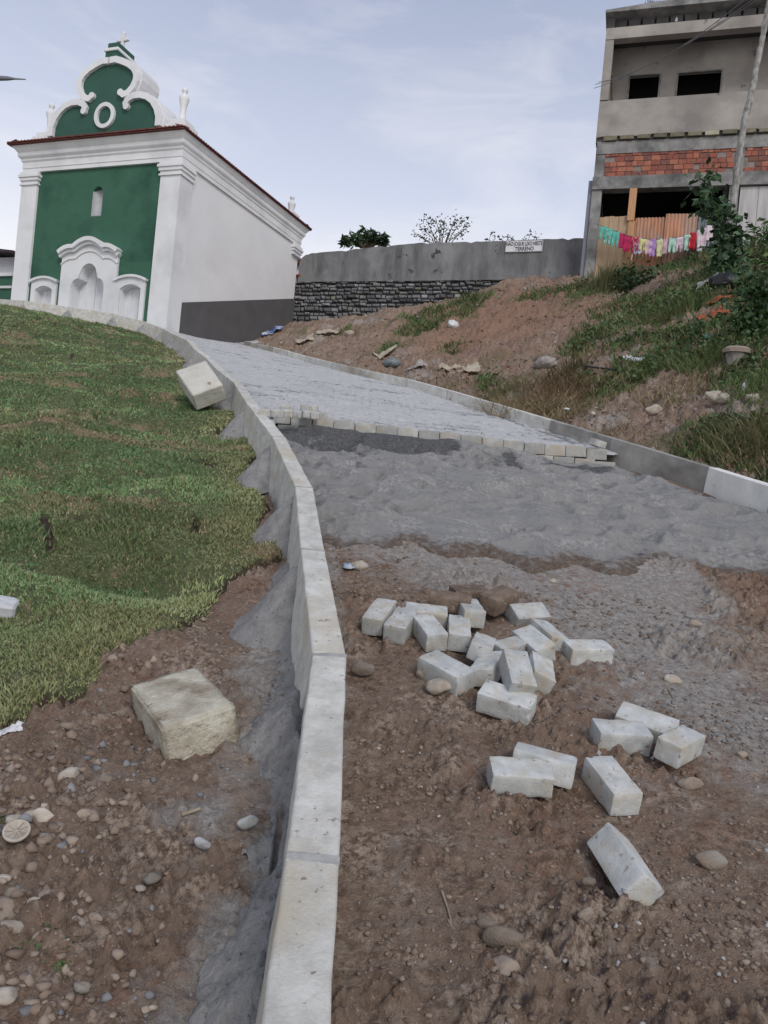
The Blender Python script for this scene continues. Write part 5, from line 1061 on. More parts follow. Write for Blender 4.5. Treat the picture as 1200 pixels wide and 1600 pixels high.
# rooftop plant
def leafcloud(n, cen, rad, size, c1, c2, mat=M_leaf, name='leaves', parent=None, wid=.45, droop=.3, shell=False, fill=None):
    P = rng.normal(size=(n, 3)); P /= np.linalg.norm(P, axis=1)[:, None]; rr = rng.random(n) ** (0.33 if not shell else .15); P = P * rr[:, None] * np.array(rad) + np.array(cen)
    return leaves(P, size, c1, c2, mat, name, parent, wid, droop)
def leaves(P, size, c1, c2, mat=M_leaf, name='leaves', parent=None, wid=.45, droop=.3, build=True):
    n = len(P); d = rng.normal(size=(n, 3)); d[:, 2] = d[:, 2] * .5 - droop; d /= np.linalg.norm(d, axis=1)[:, None]
    s_ = np.cross(d, rng.normal(size=(n, 3))); s_ /= np.linalg.norm(s_, axis=1)[:, None]; L_ = size * rng.uniform(.6, 1.3, n)[:, None]; nn_ = np.cross(d, s_)
    v = np.zeros((n, 4, 3)); v[:, 0] = P; v[:, 1] = P + d * L_ * .5 + s_ * L_ * wid * .5 - nn_ * L_ * .06; v[:, 2] = P + d * L_; v[:, 3] = P + d * L_ * .5 - s_ * L_ * wid * .5 - nn_ * L_ * .06
    t_ = rng.random((n, 1)); c = np.array(c1) * (1 - t_) + np.array(c2) * t_
    b = (np.arange(n) * 4)[:, None]; F = np.concatenate([b + np.array([[0, 1, 2]]), b + np.array([[0, 2, 3]])])
    return mobj(name, v.reshape(-1, 3), F, mat, parent, False, np.repeat(c, 4, 0))
Gd, Gm, Gl, Gy = (0.020, 0.045, 0.019), (0.042, 0.085, 0.032), (0.09, 0.155, 0.055), (0.20, 0.17, 0.09)
rp = onplane(1019, 8, HO, HD)
rpw = Vector((HO.x + HD[0] * rp[0], HO.y + HD[1] * rp[0], 16.58)); n_ = 60
blades('roof_weed', rpw.x + rng.normal(0, .08, n_), rpw.y + rng.normal(0, .05, n_), np.full(n_, 16.60), rng.uniform(.15, .32, n_), np.full(n_, .02), np.tile(np.array([[.04, .06, .03]]), (n_, 1)), 1.2, M_leaf, 'spiky weed growing on the roof edge of the unfinished house', 'weed', kind=None)
# clothes line and clothes
def hl_(px, py, y=-.38): 
    P = (HO.x - HD[1] * y, HO.y + HD[0] * y); t_, z_ = onplane(px, py, P, HD); return Vector((P[0] + HD[0] * t_, P[1] + HD[1] * t_, z_))
lpts = [(928, 349), (938, 352), (955, 358), (975, 366), (995, 372), (1020, 374), (1045, 373), (1065, 370), (1085, 363), (1100, 356), (1115, 350), (1122, 346)]
def lz(px):
    return float(np.interp(px, [a for a, b in lpts], [b for a, b in lpts]))
m = MB(); m.tube([hl_(a, b) for a, b in lpts], .008, 5); o = m.build('clothesline', M_cable); props(o, 'thin sagging clothesline in front of the sheet metal fence of the house', 'clothesline')
def garment(px, wpx, hpx, col, col2, kind, label, cat):
    p = hl_(px, lz(px)); w_ = wpx * rnd.uniform(1.1, 1.4) / FP * p.y; h_ = hpx * rnd.uniform(.95, 1.2) / FP * p.y
    if kind == 'legs': out_ = [(-.5, 0), (.5, 0), (.52, -.35), (.46, -.95), (.30, -1.0), (.12, -.95), (.03, -.5), (-.05, -.5), (-.14, -.92), (-.32, -1.0), (-.48, -.93), (-.5, -.35)]
    elif kind == 'one': out_ = [(-.35, 0), (.35, 0), (.5, -.12), (.42, -.55), (.45, -.85), (.25, -1.0), (.05, -.97), (-.02, -.9), (-.15, -1.0), (-.38, -.95), (-.42, -.5), (-.5, -.15)]
    else: out_ = [(-.45, 0), (.45, 0), (.5, -.5), (.48, -.98), (.1, -1.0), (-.3, -.94), (-.5, -.96), (-.48, -.4)]
    n = len(out_); nx = 9; nz_ = 12; v = []; keep = []
    poly = out_; m_ = MB(); m_.prism([(a * w_, b * h_) for a, b in out_], -.006, .006)
    o = m_.build('garment', pm('cloth_' + cat + '_%d' % int(px), col, tuple(c * .8 for c in col), 14, .95, .4, 20, spots=col2, sscale=22, sthr=.56) if col2 else pm('cloth_%d' % int(px), col, tuple(c * .8 for c in col), 14, .95, .4, 20))
    bm = bmesh.new(); bm.from_mesh(o.data); bmesh.ops.triangulate(bm, faces=bm.faces); bmesh.ops.subdivide_edges(bm, edges=bm.edges, cuts=3, use_grid_fill=True)
    for v_ in bm.verts: v_.co.y += .022 * math.sin(v_.co.x * 38 + px) * min(1, -v_.co.z / h_ * 2) + .012 * math.sin(v_.co.z * 25 + px)
    bm.to_mesh(o.data); bm.free(); o.data.polygons.foreach_set('use_smooth', np.ones(len(o.data.polygons), bool))
    o.location = p; o.rotation_euler = (0, R(rnd.uniform(-5, 5)), HA + R(rnd.uniform(-14, 14))); props(o, label, cat, 'small clothes on the line')
T_, M__, LV, YE, PK, PU, MI, RD, WP = (.12, .42, .36), (.42, .025, .10), (.40, .43, .55), (.62, .60, .28), (.60, .42, .50), (.36, .22, .50), (.38, .58, .50), (.40, .02, .03), (.62, .55, .60)
for g_ in [(943, 9, 21, T_, None, 'legs', 'turquoise baby trousers at the far left of the clothesline', 'trousers'), (953, 9, 22, T_, (.5, .6, .55), 'legs', 'turquoise leggings second from the left of the clothesline', 'trousers'), (963, 9, 21, T_, None, 'legs', 'turquoise leggings next to the magenta garments on the line', 'trousers'),
           (972, 9, 20, M__, None, 'rect', 'magenta cloth leftmost of the three magenta garments', 'shirt'), (982, 10, 23, M__, (.3, .02, .05), 'one', 'magenta garment in the middle of its three', 'shirt'), (992, 9, 22, M__, (.5, .3, .12), 'legs', 'magenta garment rightmost of its three', 'trousers'),
           (989 + 8, 11, 24, LV, None, 'one', 'pale blue-grey baby suit right of the magenta garments', 'baby suit'), (1006, 9, 19, YE, None, 'legs', 'yellow baby trousers left of the first pink garment', 'trousers'), (1014, 9, 21, PK, None, 'one', 'plain pink baby suit left of the purple one', 'baby suit'), (1022, 9, 27, PU, None, 'one', 'purple baby suit, the longest garment at the bottom of the sag', 'baby suit'),
           (1031, 9, 25, (.62, .62, .38), None, 'one', 'cream yellow baby suit right of the purple one', 'baby suit'), (1041, 8, 21, PK, (.45, .05, .12), 'one', 'pink baby suit with red pattern in the middle of the line', 'baby suit'), (1052, 9, 23, MI, None, 'legs', 'mint green leggings left of the white-pink pair', 'trousers'), (1062, 10, 20, WP, (.5, .25, .35), 'legs', 'white and pink baby trousers between the two mint garments', 'trousers'),
           (1074, 9, 23, MI, None, 'one', 'mint green baby suit left of the bright red cloth', 'baby suit'), (1084, 10, 24, RD, None, 'rect', 'bright red cloth near the right of the clothesline', 'cloth'), (1093, 8, 30, WP, None, 'one', 'whitish baby suit just right of the bright red cloth', 'baby suit'), (1101, 8, 28, (.62, .5, .56), None, 'rect', 'pale pink cloth second from the right end of the line', 'cloth'), (1109, 8, 27, WP, (.55, .3, .4), 'rect', 'white-pink cloth at the right end of the clothesline', 'cloth')]: garment(*g_)
# ------------------------------------------------------------------ wires, palm trunk, street lamp
for i, (a, b, lb_) in enumerate([((928, 138), (1215, -22), 'lowest of the three cables running from the house corner to the top right'), ((930, 132), (1200, -18), 'middle of the three cables running from the house corner to the top right'), ((935, 128), (1180, -14), 'highest of the three cables running from the house corner to the top right')]):
    A_ = W(*a, 24.2); B_ = W(*b, 15.0); pts_ = []
    for k_ in range(15):
        t_ = k_ / 14; pts_.append(A_.lerp(B_, t_) + Vector((0, 0, -0.35 * 4 * t_ * (1 - t_) * (.6 + .2 * i))))
    m = MB(); m.tube(pts_, .009, 5); o = m.build('cable', M_cable); props(o, lb_, 'cable', 'overhead cables in front of the house')
tb = G(1138, 412); trunk = [tb - Vector((0, 0, .5))]; ty = tb.y
for (a, b) in ((1140, 360), (1146, 312), (1153, 255), (1163, 190), (1173, 150), (1184, 95), (1194, 45), (1202, 0), (1212, -60), (1228, -160), (1250, -300), (1275, -450), (1300, -600)): trunk.append(W(a, b, ty))
tr_e = empty('palm_tree', tb); props(tr_e, 'slender leaning tree trunk mottled with pale lichen in front of the house', 'tree')
m = MB(); dn = []
for a, b in zip(trunk[:-1], trunk[1:]):
    for k_ in range(6): dn.append(a.lerp(b, k_ / 6) - tb)
m.tube([p_ + Vector((rnd.uniform(-.012, .012), 0, 0)) for p_ in dn], [.105 - .04 * min(1, i / 50) + rnd.uniform(-.008, .008) for i in range(len(dn))], 10); m.build('trunk', M_bark, tr_e, smooth_=True)
m = MB(); topp = dn[-1]
fr_v = []
for k_ in range(13):
    a = k_ * 2 * math.pi / 13; pts_ = [topp + Vector((math.cos(a) * r_, math.sin(a) * r_, .5 * r_ - .28 * r_ * r_)) for r_ in (0, .5, 1, 1.5, 2, 2.5, 2.9)]
    m.tube(pts_, .02, 4)
    for j in range(40):
        t_ = .3 + 2.5 * j / 40; c_0 = topp + Vector((math.cos(a) * t_, math.sin(a) * t_, .5 * t_ - .28 * t_ * t_))
        for sg_ in (-1, 1): fr_v.append(c_0 + Vector((0, 0, 0)))
m.build('fronds', M_twig, tr_e)
lo_ = leaves(np.array([tuple(v) for v in fr_v]), .55, Gm, Gl, name='crown', parent=tr_e, wid=.12, droop=.5)
LP0 = W(-70, 122, 17.0); gz = s1(Hs, LP0.x, LP0.y)
sl_e = empty('street_lamp', (LP0.x, LP0.y, gz)); props(sl_e, 'grey street lamp arm reaching in from the left edge against the sky', 'street lamp')
m = MB(); m.tube([(0, 0, -.5), (0, 0, LP0.z - gz - .25)], [.09, .06], 10); m.build('pole', M_metal, sl_e, smooth_=True)
t1 = W(-12, 122, 17) - Vector((LP0.x, LP0.y, gz)); t2 = W(12, 122.5, 17) - Vector((LP0.x, LP0.y, gz)); t3 = W(40, 124, 17) - Vector((LP0.x, LP0.y, gz))
m = MB(); m.tube([(0, 0, LP0.z - gz - .4), (.2, 0, LP0.z - gz - .1), t1], .03, 8); m.build('arm', M_metal, sl_e, smooth_=True)
m = MB(); m.tube([t1, t1.lerp(t2, .3), t2, t2.lerp(t3, .4), t3], [.03, .055, .045, .02, .012], 10); m.build('lamp_head', M_metal, sl_e, smooth_=True)
# ------------------------------------------------------------------ trees and plants beyond the wall
def shrub(name, label, cat, base, trunks, P, size, c1, c2, wid=.45, droop=.3, group=None, tr=.03, stemmat=None):
    e_ = empty(name, base); props(e_, label, cat, group); m = MB()
    for t_ in trunks: m.tube([Vector(q) - base for q in t_], [tr * (1 - .7 * i / max(1, len(t_) - 1)) for i in range(len(t_))], 5)
    if trunks: m.build('trunk' if cat == 'tree' else 'stems', stemmat or M_twig, e_)
    leaves(P - np.array(base), size, c1, c2, name='crown' if cat == 'tree' else 'leaves', parent=e_, wid=wid, droop=droop); return e_
base = W(572, 430, 33)
cl = []
for (a, b, r_) in [(548, 372, .3), (560, 366, .34), (572, 362, .36), (585, 366, .34), (597, 371, .32), (575, 375, .36), (556, 378, .28), (592, 378, .28), (601, 378, .22), (541, 378, .2)]:
    c = W(a, b, 33 + rnd.uniform(-.4, .4)); q = rng.normal(size=(48, 3)); q /= np.linalg.norm(q, axis=1)[:, None]; cl.append(np.array(c) + q * r_ * .85 * rng.random((48, 1)) ** .4 * np.array([1, 1, .6]))
shrub('papaya_tree', 'dense dark tree with umbrella-like leaf clusters beyond the grey wall', 'tree', base, [[base, W(574, 385, 33), W(574, 368, 33)], [W(574, 390, 33), W(555, 375, 33)], [W(574, 390, 33), W(595, 374, 33)]], np.vstack(cl), .30, Gd, Gm, .45, tr=.1)
base = W(688, 440, 32); tr2 = []; tips = []
for (a, b) in [(655, 352), (665, 342), (680, 340), (695, 343), (712, 338), (726, 340), (734, 352), (650, 365), (668, 358), (690, 355), (708, 352), (722, 362), (700, 365), (676, 368), (660, 372)]:
    mid = W((a + 690) / 2 + rnd.uniform(-4, 4), (b + 385) / 2 + 3, 32); tip = W(a, b, 32 + rnd.uniform(-.8, .8)); tr2.append([W(688 + (a - 688) * .25, 388, 32), mid, tip]); 
    for s_ in (.55, .7, .85, 1.0): tips.append(np.array(mid.lerp(tip, s_)))
tips = np.array(tips); P = np.repeat(tips, 7, 0) + rng.normal(0, .11, (len(tips) * 7, 3))
shrub('sparse_tree', 'thin airy tree with small scattered leaves beyond the middle of the wall', 'tree', base, [[base, W(688, 388, 32)]] + tr2, P, .13, (.04, .06, .035), (.10, .12, .07), .5, tr=.028)
for (xs0, lab) in (([(762, 372), (768, 362), (775, 372)], 'small leafy vine tip above the wall just left of the sign'), ([(785, 374), (797, 368), (800, 371)], 'low weed tuft on the wall directly above the sign'), ([(822, 372), (830, 362), (838, 370)], 'small leafy vine tip above the right end of the sign')):
    base = W(xs0[0][0], 385, 27.0); P = np.vstack([np.array(W(a, b + rnd.uniform(-3, 3), 27)) + rng.normal(0, .07, (9, 3)) for a, b in xs0]); shrub('vine', lab, 'plant', base, [[base, W(*xs0[1], 27)], [base, W(*xs0[2], 27)]], P, .13, Gm, (.09, .10, .06), .5, group='vine tips over the wall', tr=.014)
# large-leaf shrub in front of the house and banana-like plant at right edge
def bigleaf(cs, depth, n, size, c1, c2, r=.2, wid=.5, droop=.55):
    P = []
    for (a, b) in cs:
        c = np.array(W(a, b, depth)); P.append(c + rng.normal(0, r, (n, 3)))
    return np.vstack(P)
cs = [(1103, 272), (1096, 290), (1108, 292), (1104, 310), (1118, 315), (1100, 325), (1122, 332), (1135, 338), (1125, 350), (1140, 358), (1128, 372), (1145, 378), (1155, 366), (1135, 392), (1120, 388), (1158, 385)]
base = G(1128, 428); dep = base.y
shrub('climbing_shrub', 'tall shrub with broad drooping dark leaves climbing by the leaning trunk', 'shrub', base, [[base, W(1130, 380, dep), W(1118, 330, dep), W(1104, 272, dep)], [W(1130, 390, dep), W(1155, 365, dep)]], bigleaf(cs + [(1128, 420), (1142, 420), (1136, 430), (1130, 345), (1140, 350), (1150, 352), (1135, 372), (1148, 392), (1138, 405), (1125, 410), (1150, 408)], dep - .5, 22, .3, 0, 0, .15), .24, (.022, .052, .024), (.065, .125, .055), .5, .6, tr=.04)
base = G(1195, 470); dep = base.y; cs = [(1192, 358), (1200, 352), (1210, 358), (1186, 374), (1196, 372), (1206, 378), (1218, 372), (1184, 390), (1192, 396), (1204, 402), (1214, 396), (1192, 412), (1202, 424), (1214, 430)]
shrub('bright_leaf_shrub', 'bright green long-leaved shrub cut off by the right edge beside the pale boards', 'shrub', base, [[base, W(1192, 400, dep), W(1194, 350, dep)], [base, W(1178, 400, dep), W(1176, 372, dep)]], bigleaf(cs, dep, 22, .3, 0, 0, .10), .20, (.04, .085, .025), (.11, .19, .05), .3, .5, tr=.03)
base = G(1178, 530); dep = base.y; cs = [(a + rnd.uniform(-4, 4), b) for a in (1164, 1174, 1186, 1198, 1210) for b in (446, 462, 478, 495, 512)]
shrub('dark_vine_clump', 'dense dark glossy vine clump at the right edge above the stone basin', 'shrub', base, [[base, W(1180, 450, dep)]], bigleaf(cs, dep, 34, .2, 0, 0, .12), .10, Gd, (.05, .11, .03), .75, .5, tr=.02)
base = G(975, 462); dep = base.y; cs = [(a, b) for a in (975, 985, 996, 1008, 1018) for b in (428, 438, 448, 458)]
shrub('green_bush', 'dark green leafy bush right of the straw coloured grass tuft under the clothes', 'shrub', base, [[base, W(990, 430, dep)]], bigleaf(cs, dep, 30, .15, 0, 0, .17), .13, Gd, (.05, .10, .035), .6, .3, tr=.02)
# grass and weeds of the bank
def tuft(px, py, n, h, spread, c1, c2, label, wd=.012, lean=.8, name='grass_tuft', group='grass tufts on the right bank', cat='grass tuft', sp=None):
    b_ = G(px, py); x_ = b_.x + rng.normal(0, spread, n).clip(-1.7 * spread, 1.7 * spread) * .85; y_ = b_.y + rng.normal(0, spread * .8, n).clip(-1.3 * spread, 1.3 * spread) * .85; t_ = rng.random((n, 1)); c = np.array(c1) * (1 - t_) + np.array(c2) * t_
    return blades(name, x_, y_, Hs(x_, y_) - .02, rng.uniform(.5, 1.2, n) * h, np.full(n, wd), c, lean, M_blade, label, cat, kind=None) if not group else props(blades(name, x_, y_, Hs(x_, y_) - .02, rng.uniform(.5, 1.2, n) * h, np.full(n, wd), c, lean, M_blade, label, cat, kind=None), group=group)
ST1, ST2 = (.22, .17, .10), (.34, .27, .17)
tuft(958, 455, 900, .85, .34, (.05, .07, .03), (.17, .15, .075), 'tall straw-green grass tuft below the left end of the clothes', .014, .45)
tuft(830, 648, 900, .34, .42, ST1, ST2, 'sprawling heap of dry straw grass above the right kerb', .011, 1.9); tuft(868, 622, 700, .36, .32, ST1, (.2, .12, .08), 'reddish dry grass clump behind the straw heap above the right kerb', .011, 1.5)
tuft(792, 618, 400, .24, .28, (.06, .08, .035), (.2, .17, .09), 'half green dry grass tuft left of the straw heap', .01, 1.1); tuft(885, 592, 400, .34, .2, (.16, .10, .06), (.05, .08, .03), 'brown and green grass tuft under the white bag on the bank', .012, 1.0)
tuft(950, 688, 350, .18, .2, ST1, ST2, 'short dry straw tuft just behind the right kerb', .008, 1.5); tuft(1172, 700, 900, .34, .28, (.07, .10, .035), (.26, .22, .13), 'green and straw grass tuft at the right edge above the kerb', .010, 1.1); tuft(1110, 680, 450, .22, .2, (.05, .08, .03), (.2, .17, .1), 'small green tuft left of the tuft at the right edge', .008, 1.0)
tuft(1040, 505, 500, .38, .28, (.05, .085, .03), (.17, .16, .08), 'long green grass tuft in the middle of the bank', .013, .9); tuft(1075, 490, 500, .4, .28, (.05, .09, .03), (.1, .14, .05), 'lush green grass tuft left of the rusty orange leaf', .014, .8)
for a_, b_, n_t, h_t, sp_t, c_t, lb_t in [(560, 520, 260, .22, .45, 0, 'thin straw patch on the bank near the stone wall foot'), (612, 545, 300, .24, .35, 1, 'small green tuft on the bank above the far part of the right kerb'), (655, 520, 420, .28, .45, 1, 'green tuft left of the knotted white bag'), (735, 470, 420, .30, .45, 1, 'green tuft high on the bank under the wall below the sign'),
    (905, 470, 320, .30, .5, 1, 'green grassy patch at the top of the bank left of the house'), (940, 625, 340, .22, .3, 0, 'flattened straw patch on the bare mound above the kerb'), (1010, 580, 320, .26, .3, 1, 'green tuft right of the white foam tray'), (1065, 610, 300, .2, .35, 0, 'straw strands along the top of the soil mound'), (1100, 575, 420, .3, .25, 1, 'dense green tuft left of the stone basin'),
    (700, 610, 320, .16, .3, 0, 'low straw fringe right beside the middle of the right kerb'), (930, 560, 260, .22, .3, 0, 'dry brown tuft above the black hose'), (1190, 610, 320, .3, .25, 1, 'green tuft at the right edge beside the whitish bottle')]:
    tuft(a_, b_, n_t, h_t, sp_t, ((.07, .11, .04) if c_t else ST1), ((.16, .20, .08) if c_t else ST2), lb_t, .012, 1.3)
tuft(1180, 735, 250, .25, .2, ST1, ST2, 'dry stalks leaning over the kerb at the right edge', .008, 1.8)
# ground cover, uncountable
def cover(n, y0, y1, X0, X1, mask, hh_, wd, c1, c2, name, label, lean=1.0, seed=0):
    x_, y_ = samp(n, y0, y1, X0, X1); k_ = rng.random(n) < mask(x_, y_); x_, y_ = x_[k_], y_[k_]; n2 = len(x_); t_ = rng.random((n2, 1)); v_ = smooth(-.4, .4, fbm(x_, y_, 2.6, 2, 140))[:, None]
    c = (np.array(c1) * (1 - t_) + np.array(c2) * t_) * (.5 + .7 * v_); dry = (rng.random(n2) < .26)[:, None]; c = np.where(dry, np.array(ST1) * rng.uniform(.6, 1.2, (n2, 1)), c)
    blades(name, x_, y_, Hs(x_, y_) + micro(x_, y_) - .01, rng.uniform(.5, 1.3, n2) * hh_ * (1 + .02 * y_), wd * (1 + .10 * y_), c, lean, M_blade, label, 'ground cover')
def gm(x_, y_): return np.clip(greenmask(x_, y_) * 1.3 - .1, 0, 1) * (sideR(x_, y_) > .12) * (y_ < 25.2)
cover(150000, 6, 27, -0.1, .56, gm, .115, .0095, (.06, .115, .038), (.15, .22, .08), 'bank_grass', 'green weeds and grass spreading over the right bank', 1.0)
xw, yw = samp(36000, 8, 27, -0.05, .56); k = (rng.random(len(xw)) < np.clip(greenmask(xw, yw) * 1.2 - .25, 0, 1)) & (sideR(xw, yw) > .25) & (yw < 25); xw, yw = xw[k], yw[k]
ww = leaves(np.stack([xw, yw, Hs(xw, yw) + .03 + .16 * rng.random(len(xw))], -1), .075, Gm, Gl, name='bank_weeds', wid=.6, droop=-.1); props(ww, 'broad-leaved creeping weeds covering the upper right bank', 'ground cover', kind='stuff')
x_, y_ = samp(42000, 6, 26, -.1, .56); k = (sideR(x_, y_) > .1) & (y_ < 25) & (rng.random(len(x_)) < smooth(.0, .5, fbm(x_, y_, 1.1, 3, 150)) * .6); x_, y_ = x_[k], y_[k]; n2 = len(x_)
blades('dry_litter', x_, y_, Hs(x_, y_) + micro(x_, y_), rng.uniform(.02, .09, n2), .009 * (1 + .06 * y_), np.array(ST1) * rng.uniform(.5, 1.3, (n2, 1)), 3.0, M_blade, 'dead straw and twigs littering the bare red earth of the bank', 'plant litter')
for i, (a, b, lb_) in enumerate([(88 , 1485, 'largest green sprig growing among the stones at the left'), (72, 1450, 'small green sprig above the largest sprig at the left'), (8, 1290, 'green sprig at the left edge above the oval grey stone'), (50, 1480, 'green sprig left of the largest sprig'), (95, 1515, 'tiny green sprig below the largest sprig')]):
    p_ = G(a, b); n2 = [90, 60, 110, 60, 50][i]; P = np.array(p_) + rng.normal(0, 1, (n2, 3)).clip(-1.4, 1.4) * np.array([.022, .02, .008]) + np.array([0, 0, .012]); o = leaves(P, .014, (.045, .10, .025), (.10, .18, .05), name='weed_sprig', wid=.4, droop=-.5); props(o, lb_, 'weed', 'green sprigs in the left soil')
# twigs and straws in the foreground
for i, (pts_, lb_) in enumerate([([(700, 1445), (712, 1470), (705, 1485)], 'curved pale root in the right soil near the bottom'), ([(1028, 1056), (1042, 1080), (1055, 1100)], 'thin tan twig lying right of the crosswise block'), ([(690, 1400), (700, 1430), (705, 1450)], 'thin dark twig above the curved root'), ([(283, 1280), (312, 1270)], 'flat pale wood sliver left of the near kerb'), ([(130, 1180), (150, 1150), (165, 1130)], 'thin stalk on the soil left of the cream block')]):
    m = MB(); m.tube([G(a, b) + Vector((0, 0, .012)) for a, b in pts_], [.0035, .0028, .002][:len(pts_)] if i != 3 else [.006, .006], 5); o = m.build('twig', pm('pale_twig', (.30, .25, .19), (.2, .16, .12), 20)); props(o, lb_, 'twig')
# ------------------------------------------------------------------ litter and other things
def sheet(px, py, wpx, dpx, mat, label, cat, name, yaw=0, crumple=.25, thick=.01, lift=.03, seed=0, tilt=0):
    p_ = G(px, py); w_ = wpx / FP * p_.y; d_2 = dpx / FP * p_.y * 2.3; n = 14; v = []; q = np.random.default_rng(seed + 900)
    xs_, ys_ = np.meshgrid(np.linspace(-.5, .5, n), np.linspace(-.5, .5, n)); cut = 1 + .10 * np.sin(ys_ * 9 + seed) + .06 * np.sin(ys_ * 23 + seed)
    X_ = xs_ * w_ * cut; Y_ = ys_ * d_2 * (1 + .1 * np.sin(xs_ * 8 + seed)); Zz = crumple * w_ * (fbm(xs_ + seed, ys_, 3.0, 3, seed) * .5 + .5 * np.abs(fbm(xs_, ys_ + seed, 5, 2, seed + 1))) * .6
    c, s_ = math.cos(R(yaw)), math.sin(R(yaw)); XX = p_.x + X_ * c - Y_ * s_; YY = p_.y + X_ * s_ + Y_ * c; ZZ = Hs(XX, YY) + np.maximum(micro(XX, YY), -.02) * .6 + Zz + lift + (.07 if p_.y > 6 else .01)
    o = mobj(name, np.stack([XX, YY, ZZ], -1).reshape(-1, 3), quads(n, n), mat, None, True); sm = o.modifiers.new('solid', 'SOLIDIFY'); sm.thickness = thick; props(o, label, cat); return o
def bag(px, py, wpx, mat, label, cat='plastic bag', name='plastic_bag', asp=.7, seed=0, flat=.6):
    p_ = G(px, py); r_ = wpx / FP * p_.y / 2; v = iv.copy(); d_2 = 1 + .28 * np.abs(np.sin(v @ np.array([3.1, 5.2, 2.2]) + seed)) - .2 * np.abs(np.sin(v @ np.array([7.0, -4.0, 6.0]) + seed)) + .1 * np.sin(v @ np.array([11., 9, -8]))
    o = mobj(name, v * d_2[:, None] * r_ * np.array([1, asp, flat]), if_, mat, None, True); o.location = (p_.x, p_.y, s1(Hs, p_.x, p_.y) + max(0, s1(micro, p_.x, p_.y)) + r_ * flat * .8); o.rotation_euler = (R(14), 0, R(seed * 40)); props(o, label, cat); return o
M_bagc = pm('clear_bag', (.36, .33, .32), (.27, .24, .22), 14, .4, .5, 30); M_blue = pm('blue_cloth', (.07, .12, .35), (.5, .52, .56), 3, .8, thr=(.48, .52)); M_or = pm('rusty_leaf', (.32, .10, .045), (.2, .06, .03), 9, .8, .3); M_gr = pm('green_bag', (.06, .22, .14), (.1, .3, .2), 9, .4, .4)
sheet(419, 522, 40, 16, M_blue, 'blue and white crumpled tarpaulin dumped at the chapel end of the bank', 'tarpaulin', 'tarpaulin', 20, .5, seed=2)
bag(440, 508, 26, M_black, 'black plastic bag behind the crumpled tarpaulin', seed=5, flat=.35); sheet(512, 521, 34, 6, M_card, 'torn pale paper scrap below the stone wall', 'paper', 'paper_scrap', 0, .3, seed=3); sheet(475, 536, 26, 6, M_card, 'flat pale rubble scrap beside the far right kerb', 'paper', 'paper_scrap', 10, .2, seed=4)
bag(708, 515, 20, M_pl_w, 'knotted white plastic bag on the green patch of the bank', seed=1); bag(852, 578, 40, M_bagc, 'large translucent crumpled bag caught in brown grass', seed=3, flat=.5, asp=.6)
sheet(703, 583, 34, 10, M_card, 'left of two curled cardboard pieces on the red earth', 'cardboard', 'cardboard', 18, .3, seed=6); sheet(729, 590, 40, 12, M_card, 'right wavy one of two cardboard pieces on the red earth', 'cardboard', 'cardboard', 14, .45, seed=7)
sheet(598, 560, 40, 9, M_card, 'long pale board scrap near the far part of the right kerb', 'board', 'board_scrap', 20, .3, seed=8); bag(612, 573, 26, pm('blue_grey', (.12, .17, .2), (.2, .22, .24), 7, .6), 'blue-grey rounded lump beside the pale board scrap', 'rubbish', 'rubbish_lump', seed=4, flat=.5)
sheet(650, 580, 30, 11, M_bagc, 'crumpled whitish wrapper behind the right kerb', 'wrapper', 'wrapper', 30, .6, seed=9); sheet(989, 574, 28, 11, M_pl_w, 'white foam tray lying on the middle of the bank', 'foam tray', 'foam_tray', -30, .15, .02, .06, seed=10)
bag(1104, 539, 20, M_gr, 'small green plastic bag above the weeds near the stone basin', seed=6, flat=.8); sheet(1112, 503, 34, 16, M_or, 'rusty orange dead leaf spread below the dark debris', 'dead leaf', 'dead_leaf', 0, .8, seed=11); sheet(1118, 480, 16, 18, M_or, 'narrow rusty orange dead leaf above the spread one', 'dead leaf', 'dead_leaf', 70, .8, seed=12)
sheet(1103, 452, 26, 18, pm('grey_board', (.30, .29, .27), (.2, .2, .19), 8), 'grey tilted board scrap left of the black debris', 'board', 'board_scrap', -30, .2, .02, .12, seed=13); bag(1130, 452, 44, M_black, 'black heap of burnt debris below the climbing shrub', 'debris', 'burnt_debris', seed=8, flat=.6); sheet(1134, 429, 24, 10, M_bagc, 'crumpled silver wrapper on top of the black debris', 'wrapper', 'wrapper', 10, .7, seed=14, lift=.1)
bag(1135, 724, 34, M_black, 'black plastic bag draped beside the kerb at the right edge', seed=9, flat=.3); bag(1130, 632, 24, M_rockp, 'pale plaster lump at the right end of the soil mound', 'rubble', 'plaster_lump', seed=2, flat=.7); 
rock(1118, 629, 34, 'long cream plaster piece on the soil mound', M_rockp, 3, .45, 0, cat='rubble', name='plaster_piece'); rock(1176, 630, 24, 'cream stone right of the plaster piece', M_rockp, 1, .7, 0); rock(1022, 672 - 25, 26, 'pale stone in the middle of the soil mound', M_rockp, 2, .5, 15); rock(927, 655, 20, 'tan stone above the right kerb beside the dry straw', M_rockp, 4, .9, 60); rock(990, 640, 20, 'small flat stone on the soil mound', M_rock, 5, .4, 0)
rock(545, 525, 16, 'white stone on the bank below the stone wall', M_rockp, 1, .8, 0)
p_ = G(994, 694); o = bpy.data.objects.new('concrete_block', BMb[0].copy()); o.data.materials.clear(); o.data.materials.append(M_paver2); COL.objects.link(o); kq = polyat(RC, 8.0); o.location = Vector((p_.x + .02, p_.y + .12, kq.z + .05)); o.rotation_euler = (0, R(14), rn + R(-28)); o.scale = (1.15, 1, .8); props(o, 'weathered grey block lying behind the top of the right kerb', 'concrete block')
